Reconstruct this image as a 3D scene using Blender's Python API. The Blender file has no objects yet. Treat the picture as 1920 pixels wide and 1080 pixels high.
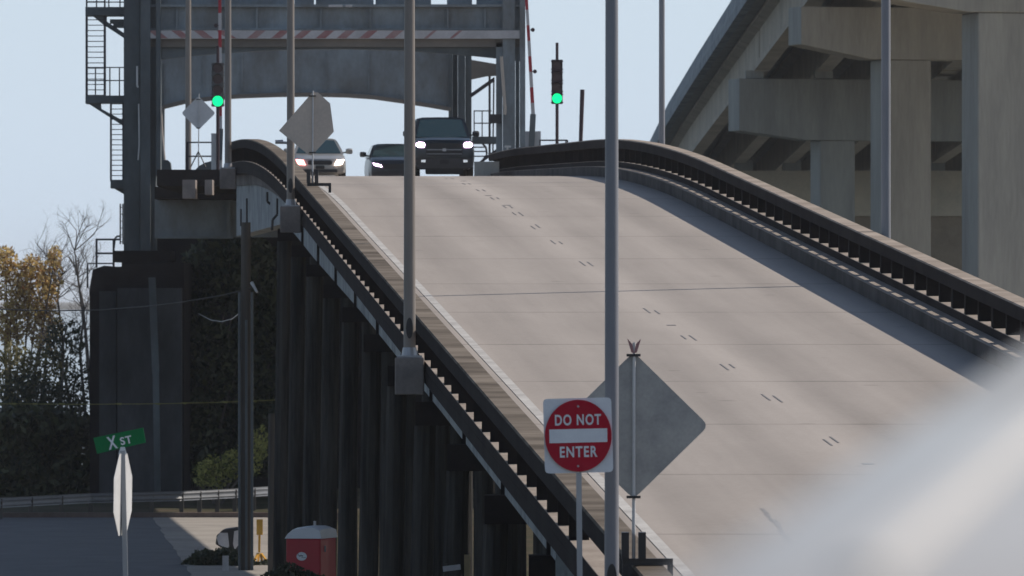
import bpy, math, random
from mathutils import Vector, Matrix
random.seed(7)
R = math.radians
S = bpy.context.scene
COL = S.collection

# ------------------------------------------------------------------ camera
CAMZ = 7.16          # eye height above the street beside the bridge
F = 15000.0          # focal length in photo pixels (long telephoto)
HOR = 560.0          # horizon row in the photo
cam = bpy.data.cameras.new("camera")
cam.sensor_width = 36.0
cam.lens = F * 36.0 / 1920.0
cam.shift_y = (HOR - 540.0) / 1920.0
cam.clip_start = 0.5
cam.clip_end = 20000.0
cam.dof.use_dof = True
cam.dof.focus_distance = 128.0
cam.dof.aperture_fstop = 8.5
camo = bpy.data.objects.new("camera", cam)
camo.location = (0, 0, CAMZ)
camo.rotation_euler = (R(90), 0, 0)
COL.objects.link(camo)
S.camera = camo

# ------------------------------------------------------------------ light
SUN_EL, SUN_AZ = 40.0, 65.0        # azimuth clockwise from the view axis (+Y)
w = bpy.data.worlds.new("World"); S.world = w
w.use_nodes = True
nt = w.node_tree
bg = nt.nodes["Background"]
sky = nt.nodes.new("ShaderNodeTexSky")
sky.sky_type = 'NISHITA'
sky.sun_disc = False
sky.sun_elevation = R(SUN_EL)
sky.sun_rotation = R(SUN_AZ)
sky.altitude = 0
sky.air_density = 1.0
sky.dust_density = 0.6
sky.ozone_density = 2.0
nt.links.new(sky.outputs[0], bg.inputs[0])
bg.inputs[1].default_value = 0.075
# pale hazy air low over the horizon
hz = nt.nodes.new("ShaderNodeBackground"); hz.inputs[0].default_value = (.51, .615, .745, 1); hz.inputs[1].default_value = 1.0
gp0 = nt.nodes.new("ShaderNodeTexCoord"); sx0 = nt.nodes.new("ShaderNodeSeparateXYZ")
nt.links.new(gp0.outputs['Generated'], sx0.inputs[0])
def wmath(op, a, b=None):
    n = nt.nodes.new("ShaderNodeMath"); n.operation = op
    for i, q in enumerate((a, b)):
        if q is None: continue
        if isinstance(q, (int, float)): n.inputs[i].default_value = q
        else: nt.links.new(q, n.inputs[i])
    return n.outputs[0]
fall = wmath('MULTIPLY', wmath('POWER', 2.718, wmath('MULTIPLY', wmath('ABSOLUTE', sx0.outputs[2]), -5.0)), .95)
ms = nt.nodes.new("ShaderNodeMixShader")
nt.links.new(fall, ms.inputs[0]); nt.links.new(bg.outputs[0], ms.inputs[1]); nt.links.new(hz.outputs[0], ms.inputs[2])
nt.links.new(ms.outputs[0], nt.nodes["World Output"].inputs[0])
sl = bpy.data.lights.new("sun", 'SUN')
sl.energy = 3.6
sl.angle = R(0.5)
sl.color = (1.0, 0.92, 0.82)
so = bpy.data.objects.new("sun", sl)
sd = Vector((math.sin(R(SUN_AZ)) * math.cos(R(SUN_EL)), math.cos(R(SUN_AZ)) * math.cos(R(SUN_EL)), math.sin(R(SUN_EL))))
so.rotation_euler = sd.to_track_quat('Z', 'Y').to_euler()
so.location = (60, 60, 80)
COL.objects.link(so)
S.view_settings.view_transform = 'Standard'
S.view_settings.look = 'None'
S.view_settings.gamma = 1.0
S.view_settings.use_curve_mapping = False
S.view_settings.exposure = 0.35

# ------------------------------------------------------------------ helpers
def W(x, v, Y):
    """a photo pixel at distance Y -> a point in the world"""
    return Vector(((x - 960.0) / F * Y, Y, CAMZ + (HOR - v) / F * Y))

WLOC = {}
def base(o):
    return WLOC.get(o.name, Vector((0, 0, 0)))

class MB:
    def __init__(s): s.v = []; s.f = []
    def add(s, vs, fs):
        n = len(s.v); s.v += [Vector(p) for p in vs]; s.f += [tuple(i + n for i in f) for f in fs]; return s
    def box(s, x0, x1, y0, y1, z0, z1):
        return s.hexa([(x0,y0,z0),(x1,y0,z0),(x1,y1,z0),(x0,y1,z0)], [(x0,y0,z1),(x1,y0,z1),(x1,y1,z1),(x0,y1,z1)])
    def hexa(s, a, b):
        return s.add(list(a) + list(b), [(3,2,1,0),(4,5,6,7),(0,1,5,4),(1,2,6,5),(2,3,7,6),(3,0,4,7)])
    def pbox(s, x0, x1, v0, v1, Y, d):
        """box whose front face fills photo pixels at distance Y, depth d"""
        a = W(x0, v1, Y); b = W(x1, v0, Y)
        return s.box(a.x, b.x, Y, Y + d, a.z, b.z)
    def tube(s, p0, p1, r0, r1=None, n=10, cap=True):
        p0 = Vector(p0); p1 = Vector(p1); r1 = r0 if r1 is None else r1
        d = (p1 - p0).normalized()
        a = d.orthogonal().normalized(); b = d.cross(a)
        vs = []
        for p, r in ((p0, r0), (p1, r1)):
            for i in range(n):
                t = 2 * math.pi * i / n
                vs.append(p + a * (r * math.cos(t)) + b * (r * math.sin(t)))
        fs = [(i, (i + 1) % n, n + (i + 1) % n, n + i) for i in range(n)]
        if cap: fs += [tuple(reversed(range(n))), tuple(range(n, 2 * n))]
        return s.add(vs, fs)
    def path(s, pts, r, n=6):
        for a, b in zip(pts, pts[1:]): s.tube(a, b, r, r, n)
        return s
    def bar(s, p0, p1, w, h):
        """square bar between two points"""
        p0 = Vector(p0); p1 = Vector(p1); d = (p1 - p0).normalized()
        up = Vector((0, 0, 1)) if abs(d.z) < .99 else Vector((0, 1, 0))
        a = d.cross(up).normalized() * (w / 2); b = a.cross(d).normalized() * (h / 2)
        return s.hexa([p0-a-b, p0+a-b, p0+a+b, p0-a+b], [p1-a-b, p1+a-b, p1+a+b, p1-a+b])
    def slab(s, pts, off):
        """planar polygon given thickness by the vector off"""
        n = len(pts); off = Vector(off); pts = [Vector(p) for p in pts]
        fs = [tuple(range(n)), tuple(reversed(range(n, 2 * n)))]
        fs += [(i, n + i, n + (i + 1) % n, (i + 1) % n) for i in range(n)]
        return s.add(pts + [p + off for p in pts], fs)
    def rings(s, rr, cap=True, closed=True):
        n = len(rr[0]); m = len(s.v)
        vs = [p for r in rr for p in r]
        fs = []
        for k in range(len(rr) - 1):
            for i in range(n if closed else n - 1):
                j = (i + 1) % n
                fs.append((k*n+i, k*n+j, (k+1)*n+j, (k+1)*n+i))
        if cap and closed:
            fs.append(tuple(reversed(range(n)))); fs.append(tuple(range((len(rr)-1)*n, len(rr)*n)))
        return s.add(vs, fs)
    def build(s, name, mat, parent=None, smooth=False, bevel=0):
        me = bpy.data.meshes.new(name)
        o = bpy.data.objects.new(name, me); COL.objects.link(o)
        off = Vector((0, 0, 0))
        if parent is not None:
            o.parent = parent; off = base(parent)
        me.from_pydata([tuple(p - off) for p in s.v], [], s.f)
        me.update()
        import bmesh
        bm = bmesh.new(); bm.from_mesh(me)
        bmesh.ops.recalc_face_normals(bm, faces=bm.faces)
        bm.to_mesh(me); bm.free()
        me.materials.append(mat)
        if smooth:
            me.polygons.foreach_set('use_smooth', [True] * len(me.polygons))
            try: me.set_sharp_from_angle(angle=R(35))
            except Exception: pass
        if bevel:
            b = o.modifiers.new('bevel', 'BEVEL'); b.width = bevel; b.segments = 2; b.limit_method = 'ANGLE'
        WLOC[o.name] = off
        return o

def tag(o, label=None, cat=None, group=None, kind=None):
    if label: o['label'] = label
    if cat: o['category'] = cat
    if group: o['group'] = group
    if kind: o['kind'] = kind
    return o

def thing(name, label, cat, loc=(0, 0, 0), group=None):
    o = bpy.data.objects.new(name, None); COL.objects.link(o)
    o.location = loc; o.empty_display_size = .3
    WLOC[o.name] = Vector(loc)
    return tag(o, label, cat, group)

def struct(name, mb, mat, **k):
    return tag(mb.build(name, mat, **k), kind='structure')

def copy_tree(o, loc, label, parent=None):
    c = o.copy(); COL.objects.link(c)
    if parent is None:
        c.location = loc; c['label'] = label; WLOC[c.name] = Vector(loc)
    else:
        c.parent = parent
    for ch in o.children: copy_tree(ch, None, None, c)
    return c

def text_mesh(body, size_wh, mat, name, parent, origin, ex, ez, bold=0.0, spacing=1.0):
    """lettering laid in the plane spanned by ex (right) and ez (up), centred at origin"""
    c = bpy.data.curves.new('lettering', 'FONT'); c.body = body; c.size = 1.0
    c.align_x = 'CENTER'; c.align_y = 'CENTER'; c.offset = bold; c.extrude = 0.0015; c.space_character = spacing
    o = bpy.data.objects.new('lettering', c); COL.objects.link(o)
    me = bpy.data.meshes.new_from_object(o.evaluated_get(bpy.context.evaluated_depsgraph_get()))
    bpy.data.objects.remove(o)
    ex = Vector(ex); ez = Vector(ez); en = ex.cross(ez)
    off = base(parent)
    xs_ = [v.co.x for v in me.vertices]; ys_ = [v.co.y for v in me.vertices]
    kx = size_wh[0] / (max(xs_) - min(xs_)); ky = size_wh[1] / (max(ys_) - min(ys_))
    mx_ = (max(xs_) + min(xs_)) / 2; my_ = (max(ys_) + min(ys_)) / 2
    for v in me.vertices:
        p = Vector(origin) + ex * ((v.co.x - mx_) * kx) + ez * ((v.co.y - my_) * ky) + en * v.co.z
        v.co = p - off
    me.materials.clear(); me.materials.append(mat)
    r = bpy.data.objects.new(name, me); COL.objects.link(r); r.parent = parent
    return r

# ------------------------------------------------------------------ materials
def new_mat(name):
    m = bpy.data.materials.new(name); m.use_nodes = True
    return m, m.node_tree, m.node_tree.nodes["Principled BSDF"]

def mat(name, c, rough=.7, var=.25, scale=1.0, metal=0.0, bump=0.0, c2=None, stretch=(1, 1, 1), spec=.4, fine=0.15):
    """surface with two scales of mottling between c and c2"""
    m, t, p = new_mat(name)
    c2 = c2 or tuple(x * (1 - var) for x in c)
    tc = t.nodes.new("ShaderNodeTexCoord"); mp = t.nodes.new("ShaderNodeMapping")
    mp.inputs['Scale'].default_value = stretch
    geo = t.nodes.new("ShaderNodeNewGeometry")
    t.links.new(geo.outputs['Position'], mp.inputs[0])
    n1 = t.nodes.new("ShaderNodeTexNoise"); n1.inputs['Scale'].default_value = scale; n1.inputs['Detail'].default_value = 6; n1.inputs['Roughness'].default_value = .65
    n2 = t.nodes.new("ShaderNodeTexNoise"); n2.inputs['Scale'].default_value = scale * 14; n2.inputs['Detail'].default_value = 3
    t.links.new(mp.outputs[0], n1.inputs[0]); t.links.new(mp.outputs[0], n2.inputs[0])
    r = t.nodes.new("ShaderNodeValToRGB")
    r.color_ramp.elements[0].position = .36; r.color_ramp.elements[1].position = .66
    r.color_ramp.elements[0].color = (*c2, 1); r.color_ramp.elements[1].color = (*c, 1)
    t.links.new(n1.outputs[0], r.inputs[0])
    mx = t.nodes.new("ShaderNodeMix"); mx.data_type = 'RGBA'; mx.blend_type = 'OVERLAY'; mx.inputs[0].default_value = fine
    t.links.new(r.outputs[0], mx.inputs[6]); t.links.new(n2.outputs[0], mx.inputs[7])
    t.links.new(mx.outputs[2], p.inputs['Base Color'])
    p.inputs['Roughness'].default_value = rough; p.inputs['Metallic'].default_value = metal
    p.inputs['Specular IOR Level'].default_value = spec
    if bump:
        b = t.nodes.new("ShaderNodeBump"); b.inputs['Strength'].default_value = bump; b.inputs['Distance'].default_value = .02
        t.links.new(n2.outputs[0], b.inputs['Height']); t.links.new(b.outputs[0], p.inputs['Normal'])
    return m

def emit(name, c, s):
    m, t, p = new_mat(name)
    p.inputs['Base Color'].default_value = (*[x * .5 for x in c], 1)
    p.inputs['Emission Color'].default_value = (*c, 1); p.inputs['Emission Strength'].default_value = s
    return m

def leaf_mat(name, a, b, trans=.35):
    m, t, p = new_mat(name)
    oi = t.nodes.new("ShaderNodeNewGeometry")
    r = t.nodes.new("ShaderNodeValToRGB")
    r.color_ramp.elements[0].color = (*a, 1); r.color_ramp.elements[1].color = (*b, 1)
    t.links.new(oi.outputs['Random Per Island'], r.inputs[0])
    t.links.new(r.outputs[0], p.inputs['Base Color']); p.inputs['Roughness'].default_value = .6
    tr = t.nodes.new("ShaderNodeBsdfTranslucent"); t.links.new(r.outputs[0], tr.inputs[0])
    mx = t.nodes.new("ShaderNodeMixShader"); mx.inputs[0].default_value = trans
    t.links.new(p.outputs[0], mx.inputs[1]); t.links.new(tr.outputs[0], mx.inputs[2])
    t.links.new(mx.outputs[0], t.nodes["Material Output"].inputs[0])
    return m

def glass_mat(name, c=(.022, .045, .05)):
    m, t, p = new_mat(name)
    p.inputs['Base Color'].default_value = (*c, 1); p.inputs['Roughness'].default_value = .05
    p.inputs['Specular IOR Level'].default_value = .7
    return m

def paint(name, c, coat=.6, rough=.35, metal=.0):
    m, t, p = new_mat(name)
    n = t.nodes.new("ShaderNodeTexNoise"); n.inputs['Scale'].default_value = 3.0; n.inputs['Detail'].default_value = 4
    r = t.nodes.new("ShaderNodeValToRGB")
    r.color_ramp.elements[0].color = (*[x * .82 for x in c], 1); r.color_ramp.elements[1].color = (*c, 1)
    g = t.nodes.new("ShaderNodeNewGeometry"); t.links.new(g.outputs['Position'], n.inputs[0])
    t.links.new(n.outputs[0], r.inputs[0]); t.links.new(r.outputs[0], p.inputs['Base Color'])
    p.inputs['Roughness'].default_value = rough; p.inputs['Metallic'].default_value = metal
    p.inputs['Coat Weight'].default_value = coat; p.inputs['Coat Roughness'].default_value = .08
    return m

SLOPE = .0633        # the ramp runs away to the left of the view axis by this much
def road_mat():
    m, t, p = new_mat("ramp_concrete")
    N = t.nodes; L = t.links
    g = N.new("ShaderNodeNewGeometry"); sx = N.new("ShaderNodeSeparateXYZ"); L.new(g.outputs['Position'], sx.inputs[0])
    def math_(op, a, b=None):
        n = N.new("ShaderNodeMath"); n.operation = op
        for i, q in enumerate((a, b)):
            if q is None: continue
            if isinstance(q, (int, float)): n.inputs[i].default_value = q
            else: L.new(q, n.inputs[i])
        return n.outputs[0]
    u = math_('ADD', math_('SUBTRACT', sx.outputs[0], 8.1), math_('MULTIPLY', sx.outputs[1], SLOPE))
    cb = N.new("ShaderNodeCombineXYZ")
    L.new(u, cb.inputs[0]); L.new(math_('MULTIPLY', sx.outputs[1], .025), cb.inputs[1])
    cb2 = N.new("ShaderNodeCombineXYZ")
    L.new(u, cb2.inputs[0]); L.new(math_('MULTIPLY', sx.outputs[1], .25), cb2.inputs[1])
    def noise(vec, sc, det=6, ro=.6):
        n = N.new("ShaderNodeTexNoise"); n.inputs['Scale'].default_value = sc; n.inputs['Detail'].default_value = det; n.inputs['Roughness'].default_value = ro
        L.new(vec, n.inputs[0]); return n.outputs[0]
    streak = noise(cb.outputs[0], 1.1)
    blot = noise(cb2.outputs[0], .45)
    fine = noise(g.outputs['Position'], 9.0, 4, .7)
    # wheel paths: a little darker at about 1.2 and 2.9 m in each lane; dust left light between the lanes
    ph = math_('COSINE', math_('MULTIPLY', math_('SUBTRACT', u, 0.15), 2 * math.pi / 1.93))
    wob = math_('ADD', math_('MULTIPLY', ph, .07), math_('MULTIPLY', math_('SUBTRACT', streak, .5), .50))
    wob = math_('ADD', wob, math_('MULTIPLY', math_('SUBTRACT', blot, .5), .34))
    wob = math_('ADD', wob, math_('MULTIPLY', math_('SUBTRACT', fine, .5), .24))
    mid = math_('SUBTRACT', 1.0, math_('MULTIPLY', math_('ABSOLUTE', math_('SUBTRACT', u, 4.0)), 1.1)); mid = math_('MAXIMUM', mid, 0.0)
    wob = math_('ADD', wob, math_('MULTIPLY', mid, .13))
    # grime gathered along both kerbs
    edge = math_('ABSOLUTE', math_('SUBTRACT', u, 3.9))
    gr_ = math_('MULTIPLY', math_('MAXIMUM', math_('SUBTRACT', edge, 3.9), 0.0), .55)
    wob = math_('SUBTRACT', wob, math_('MULTIPLY', gr_, math_('ADD', streak, .3)))
    # small dark drips and patches
    spot = N.new("ShaderNodeTexVoronoi"); spot.inputs['Scale'].default_value = .55; L.new(g.outputs['Position'], spot.inputs[0])
    sp1 = N.new("ShaderNodeMapRange"); sp1.inputs[1].default_value = .10; sp1.inputs[2].default_value = .05; sp1.inputs[3].default_value = 0; sp1.inputs[4].default_value = .16
    L.new(spot.outputs['Distance'], sp1.inputs[0]); wob = math_('SUBTRACT', wob, sp1.outputs[0])
    # joints every 9.6 m
    wig = noise(g.outputs['Position'], 2.5, 3)
    yy = math_('ADD', math_('DIVIDE', math_('SUBTRACT', sx.outputs[1], 101.5), 9.6), math_('MULTIPLY', math_('SUBTRACT', wig, .5), .006))
    fr = math_('ABSOLUTE', math_('SUBTRACT', math_('FRACT', math_('ADD', yy, 100.5)), .5))
    jt = math_('LESS_THAN', fr, .011)
    jn = N.new("ShaderNodeMapRange"); jn.inputs[1].default_value = .25; jn.inputs[2].default_value = .62
    L.new(blot, jn.inputs[0])
    wob = math_('SUBTRACT', wob, math_('MULTIPLY', math_('MULTIPLY', jt, jn.outputs[0]), .30))
    val = math_('MULTIPLY', math_('ADD', wob, 1.0), 1.0)
    vm = N.new("ShaderNodeVectorMath"); vm.operation = 'SCALE'; vm.inputs[0].default_value = (.318, .282, .253)
    L.new(val, vm.inputs['Scale']); L.new(vm.outputs[0], p.inputs['Base Color'])
    p.inputs['Roughness'].default_value = .9; p.inputs['Specular IOR Level'].default_value = .12
    b = N.new("ShaderNodeBump"); b.inputs['Strength'].default_value = .25; b.inputs['Distance'].default_value = .01
    L.new(fine, b.inputs['Height']); L.new(b.outputs[0], p.inputs['Normal'])
    return m

M = dict(
    road=road_mat(),
    line=mat("edge_paint", (.50, .48, .45), .8, scale=1.5, c2=(.34, .32, .30)),
    tick=mat("worn_lane_paint", (.20, .19, .19), .8, scale=2),
    dark_conc=mat("weathered_shaded_concrete", (.031, .026, .026), .9, scale=.8, c2=(.017, .014, .015), spec=.06, bump=.2),  # weathering, darkened further for faces standing in shade
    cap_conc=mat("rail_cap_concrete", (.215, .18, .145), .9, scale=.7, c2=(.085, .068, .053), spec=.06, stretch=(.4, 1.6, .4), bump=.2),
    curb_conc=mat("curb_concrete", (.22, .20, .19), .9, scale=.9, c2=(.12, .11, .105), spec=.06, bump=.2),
    pale_conc=mat("pale_girder_concrete", (.40, .42, .42), .9, scale=1.2, c2=(.22, .235, .24), spec=.06),
    ped_conc=mat("pedestal_concrete", (.30, .26, .235), .9, scale=1.2, c2=(.19, .165, .155), spec=.06, bump=.2),
    new_conc=mat("new_bridge_concrete", (.39, .38, .34), .85, scale=.5, c2=(.29, .285, .258), spec=.06, stretch=(1.8, 1.8, .22), bump=.1),
    pier_conc=mat("old_pier_concrete", (.085, .086, .092), .9, scale=.5, c2=(.04, .042, .045), spec=.06, stretch=(1, 1, .4), bump=.2),
    pile=mat("creosote_pile", (.075, .07, .064), .9, scale=1.4, c2=(.02, .02, .02), spec=.06, stretch=(3, 3, .22), bump=.3),
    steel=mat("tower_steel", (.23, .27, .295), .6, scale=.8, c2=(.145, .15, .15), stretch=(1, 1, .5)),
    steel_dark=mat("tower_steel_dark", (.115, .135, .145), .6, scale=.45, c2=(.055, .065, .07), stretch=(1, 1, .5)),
    steel_tan=mat("rust_stained_steel", (.20, .175, .15), .7, scale=.5, c2=(.12, .11, .10), stretch=(.5, 1, 1)),
    polegrey=mat("pole_grey", (.24, .245, .265), .45, scale=.6, c2=(.18, .18, .20), metal=.0, stretch=(1, 1, .2)),
    sill=mat("sunlit_top_concrete", (.36, .31, .27), .9, scale=1.5, c2=(.26, .22, .19), spec=.06),  # lighter concrete for tops of sills and curb, sunlight put into colour
    girder_conc=mat("girder_bounce_lit", (.50, .44, .355), .85, scale=.4, c2=(.38, .335, .275), spec=.06),  # tan holds the warm ground bounce on the girder undersides
    curb_dark=mat("curb_face_shaded", (.12, .11, .105), .9, scale=.9, c2=(.065, .06, .058), spec=.06, bump=.2),  # darker curb concrete, shade of the curb face put into colour
    chrome=mat("dull_chrome", (.22, .23, .25), .3, scale=3, metal=.5),
    baluster=mat("shade_dark_concrete", (.018, .015, .016), .9, scale=.9, c2=(.010, .009, .010), spec=.06),  # darkened for the balusters so their shading merges with the gaps
    cap_lit=mat("rail_cap_sunlit", (.40, .335, .28), .9, scale=.7, c2=(.22, .18, .145), spec=.06, stretch=(.4, 1.6, .4)),  # brighter copy of the cap concrete, sunlight put into its colour
    thin=mat("thin_dark_steel", (.05, .045, .055), .6, scale=2),
    galv=mat("galvanised_steel", (.42, .42, .43), .38, scale=.8, c2=(.30, .30, .32), metal=.35, stretch=(1, 1, .25)),
    weath=mat("weathered_aluminium", (.25, .215, .185), .5, scale=.5, c2=(.18, .16, .145), metal=.0, stretch=(1, 1, .2)),
    alu=mat("sign_back_aluminium", (.40, .39, .37), .5, scale=2.2, c2=(.29, .285, .28), metal=.3),
    alu_tan=mat("sign_back_warm_lit", (.55, .465, .39), .6, scale=1.2, c2=(.46, .395, .34)),  # tan carries the warm road bounce on the sign back
    alu_pale=mat("sign_back_pale", (.62, .61, .60), .5, scale=1.5, c2=(.52, .51, .50)),
    white=mat("white_paint", (.74, .74, .72), .5, scale=2, c2=(.62, .61, .58)),
    dirty_white=mat("faded_white_paint", (.52, .50, .50), .6, scale=1.2, c2=(.40, .38, .38)),
    faded_red=mat("faded_red_paint", (.30, .11, .11), .6, scale=1.6, c2=(.34, .22, .21)),
    red=mat("red_paint", (.36, .025, .04), .5, scale=2, c2=(.40, .02, .03)),
    sign_red=mat("sign_red", (.44, .008, .03), .5, scale=3, c2=(.38, .008, .025), spec=.15, fine=.05),
    green=mat("sign_green", (.005, .17, .05), .5, scale=2, c2=(.005, .14, .042), spec=.15, fine=.05),
    signwhite=mat("sign_white", (.73, .74, .76), .45, scale=2, c2=(.65, .66, .69)),
    black=mat("black_paint", (.03, .028, .03), .5, scale=2),
    maroon=mat("signal_housing", (.045, .02, .028), .5, scale=2),
    yellow=mat("yellow_paint", (.75, .40, .06), .5, scale=3, c2=(.6, .32, .05)),
    wood=mat("grey_pole_wood", (.13, .115, .10), .85, scale=1.0, c2=(.07, .062, .056), spec=.06, stretch=(3, 3, .2), bump=.3),
    street=mat("street_sunlit", (.36, .325, .285), .9, scale=.35, c2=(.27, .245, .22), spec=.06, bump=.2),
    dirt=mat("ground_dirt", (.085, .065, .045), .95, scale=.3, c2=(.04, .042, .022), spec=.06, bump=.4),
    tan_plank=mat("tan_plank", (.36, .27, .15), .8, scale=2),
    plastic_red=paint("toilet_red", (.50, .014, .032), coat=.2, rough=.45),
    plastic_white=paint("toilet_white", (.84, .84, .86), coat=.2, rough=.45),
    rubber=mat("tyre_rubber", (.02, .02, .02), .8, scale=4),
    rim=mat("wheel_alloy", (.4, .4, .42), .35, scale=4, metal=.7),
    glass=glass_mat("car_glass"),
    led=emit("headlight_white", (1.0, .66, 1.0), 7.0),
    amber=emit("headlight_warm", (1.0, .80, .68), 5.0),
    redlamp=emit("headlight_reddish", (1.0, .30, .28), 5.0),
    lens_off=mat("unlit_lens", (.07, .03, .03), .25, scale=4),
    go=emit("signal_green", (.0, .85, .26), 1.25),
    bark=mat("bark", (.15, .125, .11), .9, scale=3, c2=(.08, .068, .06)),
    rope=mat("yellow_rope", (.22, .21, .07), .8, scale=4),
    cable=mat("cable_black", (.02, .02, .022), .6, scale=4),
)

# ------------------------------------------------------------------ ramp geometry
def zr(Y):
    """height of the roadway along the ramp: 5.7 % grade, crest, then nearly level"""
    if Y <= 192: return 9.33 - .057 * (192 - Y)
    t = Y - 192
    if t <= 40: return 9.33 + .057 * t - (.045 / 80) * t * t
    z = 9.33 + .057 * 40 - .045 / 80 * 1600
    t -= 40
    if t <= 30: return z + .012 * t
    t -= 30
    return z + .36 + .012 * t - .00035 * t * t if t < 40 else z + .36 + .48 - .56 - .016 * (t - 40)

def P(u, h, Y): return Vector((8.1 - SLOPE * Y + u, Y, zr(Y) + h))
def ys(a, b, step=3.0):
    n = max(1, int(math.ceil((b - a) / step)))
    return [a + (b - a) * i / n for i in range(n + 1)]
def sweep(mb, prof, a, b, step=3.0):
    return mb.rings([[P(u, h, Y) for u, h in prof] for Y in ys(a, b, step)])
def rect(u0, u1, h0, h1): return [(u0, h0), (u1, h0), (u1, h1), (u0, h1)]

# ground: near embankment where the camera stands, falling to the street level
def zt(X, Y):
    def lerp(a, b, t): return a + (b - a) * max(0, min(1, t))
    if Y <= 20: z = 5.6
    elif Y <= 94: z = lerp(5.6, 2.5, (Y - 20) / 74)
    else: z = lerp(2.5, 0, (Y - 94) / 86)
    if Y > 345: z = lerp(0, -3.5, (Y - 345) / 25)
    if Y > 6000: z = lerp(-3.5, 1.0, (Y - 6000) / 100)
    return z
g = MB()
gx = [-4000, -900, -250, -90, -50, -35, -28, -22, -18, -15, -12, -9, -6, -3, 0, 3, 6, 9, 12, 16, 20, 28, 40, 60, 120, 300, 900, 4000]
gy = [-200, -60, -20, 0, 10, 20, 35, 50, 65, 80, 94, 105, 120, 135, 150, 165, 180, 200, 220, 240, 262, 280, 300, 320, 345, 370, 420, 700, 1100, 3000, 6000, 6100, 8000, 14000]
g.add([(x, y, zt(x, y) + (random.uniform(-.04, .04) if 100 < y < 340 else 0)) for y in gy for x in gx],
      [(j*len(gx)+i, j*len(gx)+i+1, (j+1)*len(gx)+i+1, (j+1)*len(gx)+i) for j in range(len(gy)-1) for i in range(len(gx)-1)])
struct('ground', g, M['dirt'])
wm, wt_, wp = new_mat("river_water")
wp.inputs['Base Color'].default_value = (.05, .06, .06, 1); wp.inputs['Roughness'].default_value = .12
wn = wt_.nodes.new("ShaderNodeTexNoise"); wn.inputs['Scale'].default_value = .8
wb = wt_.nodes.new("ShaderNodeBump"); wb.inputs['Strength'].default_value = .15
wg = wt_.nodes.new("ShaderNodeNewGeometry"); wt_.links.new(wg.outputs['Position'], wn.inputs[0])
wt_.links.new(wn.outputs[0], wb.inputs['Height']); wt_.links.new(wb.outputs[0], wp.inputs['Normal'])
struct('river', MB().add([(-4000, 352, -1.2), (4000, 352, -1.2), (4000, 6040, -1.2), (-4000, 6040, -1.2)], [(0, 1, 2, 3)]), wm)
def sx_(Y): return 4.9 - .0633 * Y
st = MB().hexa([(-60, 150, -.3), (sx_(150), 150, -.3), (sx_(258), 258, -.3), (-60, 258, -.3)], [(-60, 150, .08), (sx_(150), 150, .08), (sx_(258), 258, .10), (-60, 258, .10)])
struct('street', st, mat("street_shaded", (.115, .115, .12), .9, scale=.6, c2=(.085, .085, .09), bump=.2))  # darker surface: the deck's shade put into the street colour
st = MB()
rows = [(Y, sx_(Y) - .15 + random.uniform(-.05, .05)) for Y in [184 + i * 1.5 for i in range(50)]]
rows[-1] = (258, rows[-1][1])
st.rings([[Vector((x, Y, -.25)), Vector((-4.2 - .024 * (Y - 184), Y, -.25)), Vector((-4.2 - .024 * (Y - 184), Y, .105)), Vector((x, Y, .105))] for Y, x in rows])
struct('lit_street_strip', st, M['street'])  # lighter strip: sunlit part of the same street, brightness put into colour
struct('kerb', MB().box(-60, -5.5, 258.02, 258.4, -.2, .26), mat('kerb_concrete', (.20, .15, .125), .9, scale=1.2, c2=(.12, .09, .08), spec=.06))

struct('bounce_ground', MB().box(8, 140, 180, 342, -.3, .08), mat('bounce_ground_pale', (.46, .385, .285), .95, scale=.4, c2=(.36, .30, .23), bump=.4))  # pale ground sheet added to bounce sunlight up under the new bridge
# roadway of the ramp, its paint
sweep_end = 330
struct('road', sweep(MB(), rect(-.75, 8.5, -.25, 0), 62, sweep_end), M['road'])
el = MB()
for a, b in ((62, 300),):
    el.rings([[P(.0, .004, Y), P(.15, .004, Y), P(.15, .008, Y), P(.0, .008, Y)] for Y in ys(a, b)])
struct('edge_line', el, M['line'])
tk = MB()
for v in (331, 343, 356, 372, 388, 400, 425, 455, 495, 583, 634, 688, 745, 826, 905):
    s = (v + 295) / 8.77
    Y = F / s if v > 380 else {331: 218, 343: 210, 356: 204, 372: 198}.get(v, 192)
    for du in (-.09, .06):
        ln = random.uniform(1.0, 1.8)
        dy = random.uniform(-.4, .4)
        tk.hexa([P(4.0+du, .003, Y+dy-ln/2), P(4.03+du, .003, Y+dy-ln/2), P(4.03+du, .003, Y+dy+ln/2), P(4.0+du, .003, Y+dy+ln/2)],
                [P(4.0+du, .006, Y+dy-ln/2), P(4.03+du, .006, Y+dy-ln/2), P(4.03+du, .006, Y+dy+ln/2), P(4.0+du, .006, Y+dy+ln/2)])
    if random.random() < .45:
        Y2 = Y - 4.5; a = random.uniform(-.1, .1)
        tk.hexa([P(3.95+a, .003, Y2), P(4.11+a, .003, Y2), P(4.11+a, .003, Y2+.2), P(3.95+a, .003, Y2+.22)],
                [P(3.95+a, .006, Y2), P(4.11+a, .006, Y2), P(4.11+a, .006, Y2+.2), P(3.95+a, .006, Y2+.22)])
struct('lane_marks', tk, M['tick'])
sk = MB()   # long tyre scuff in the near lane
for i in range(26):
    Y = 94.5 + i * .42; u = 1.55 + .012 * i + random.uniform(-.02, .02); ww = random.uniform(.03, .10)
    sk.add([P(u, .004, Y), P(u+ww, .004, Y), P(u+ww, .004, Y+.40), P(u, .004, Y+.40)], [(0, 1, 2, 3)])
scm = mat("tyre_scuff", (.19, .175, .17), .8, scale=2, c2=(.25, .23, .22))
struct('scuff_mark', sk, scm)

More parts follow.
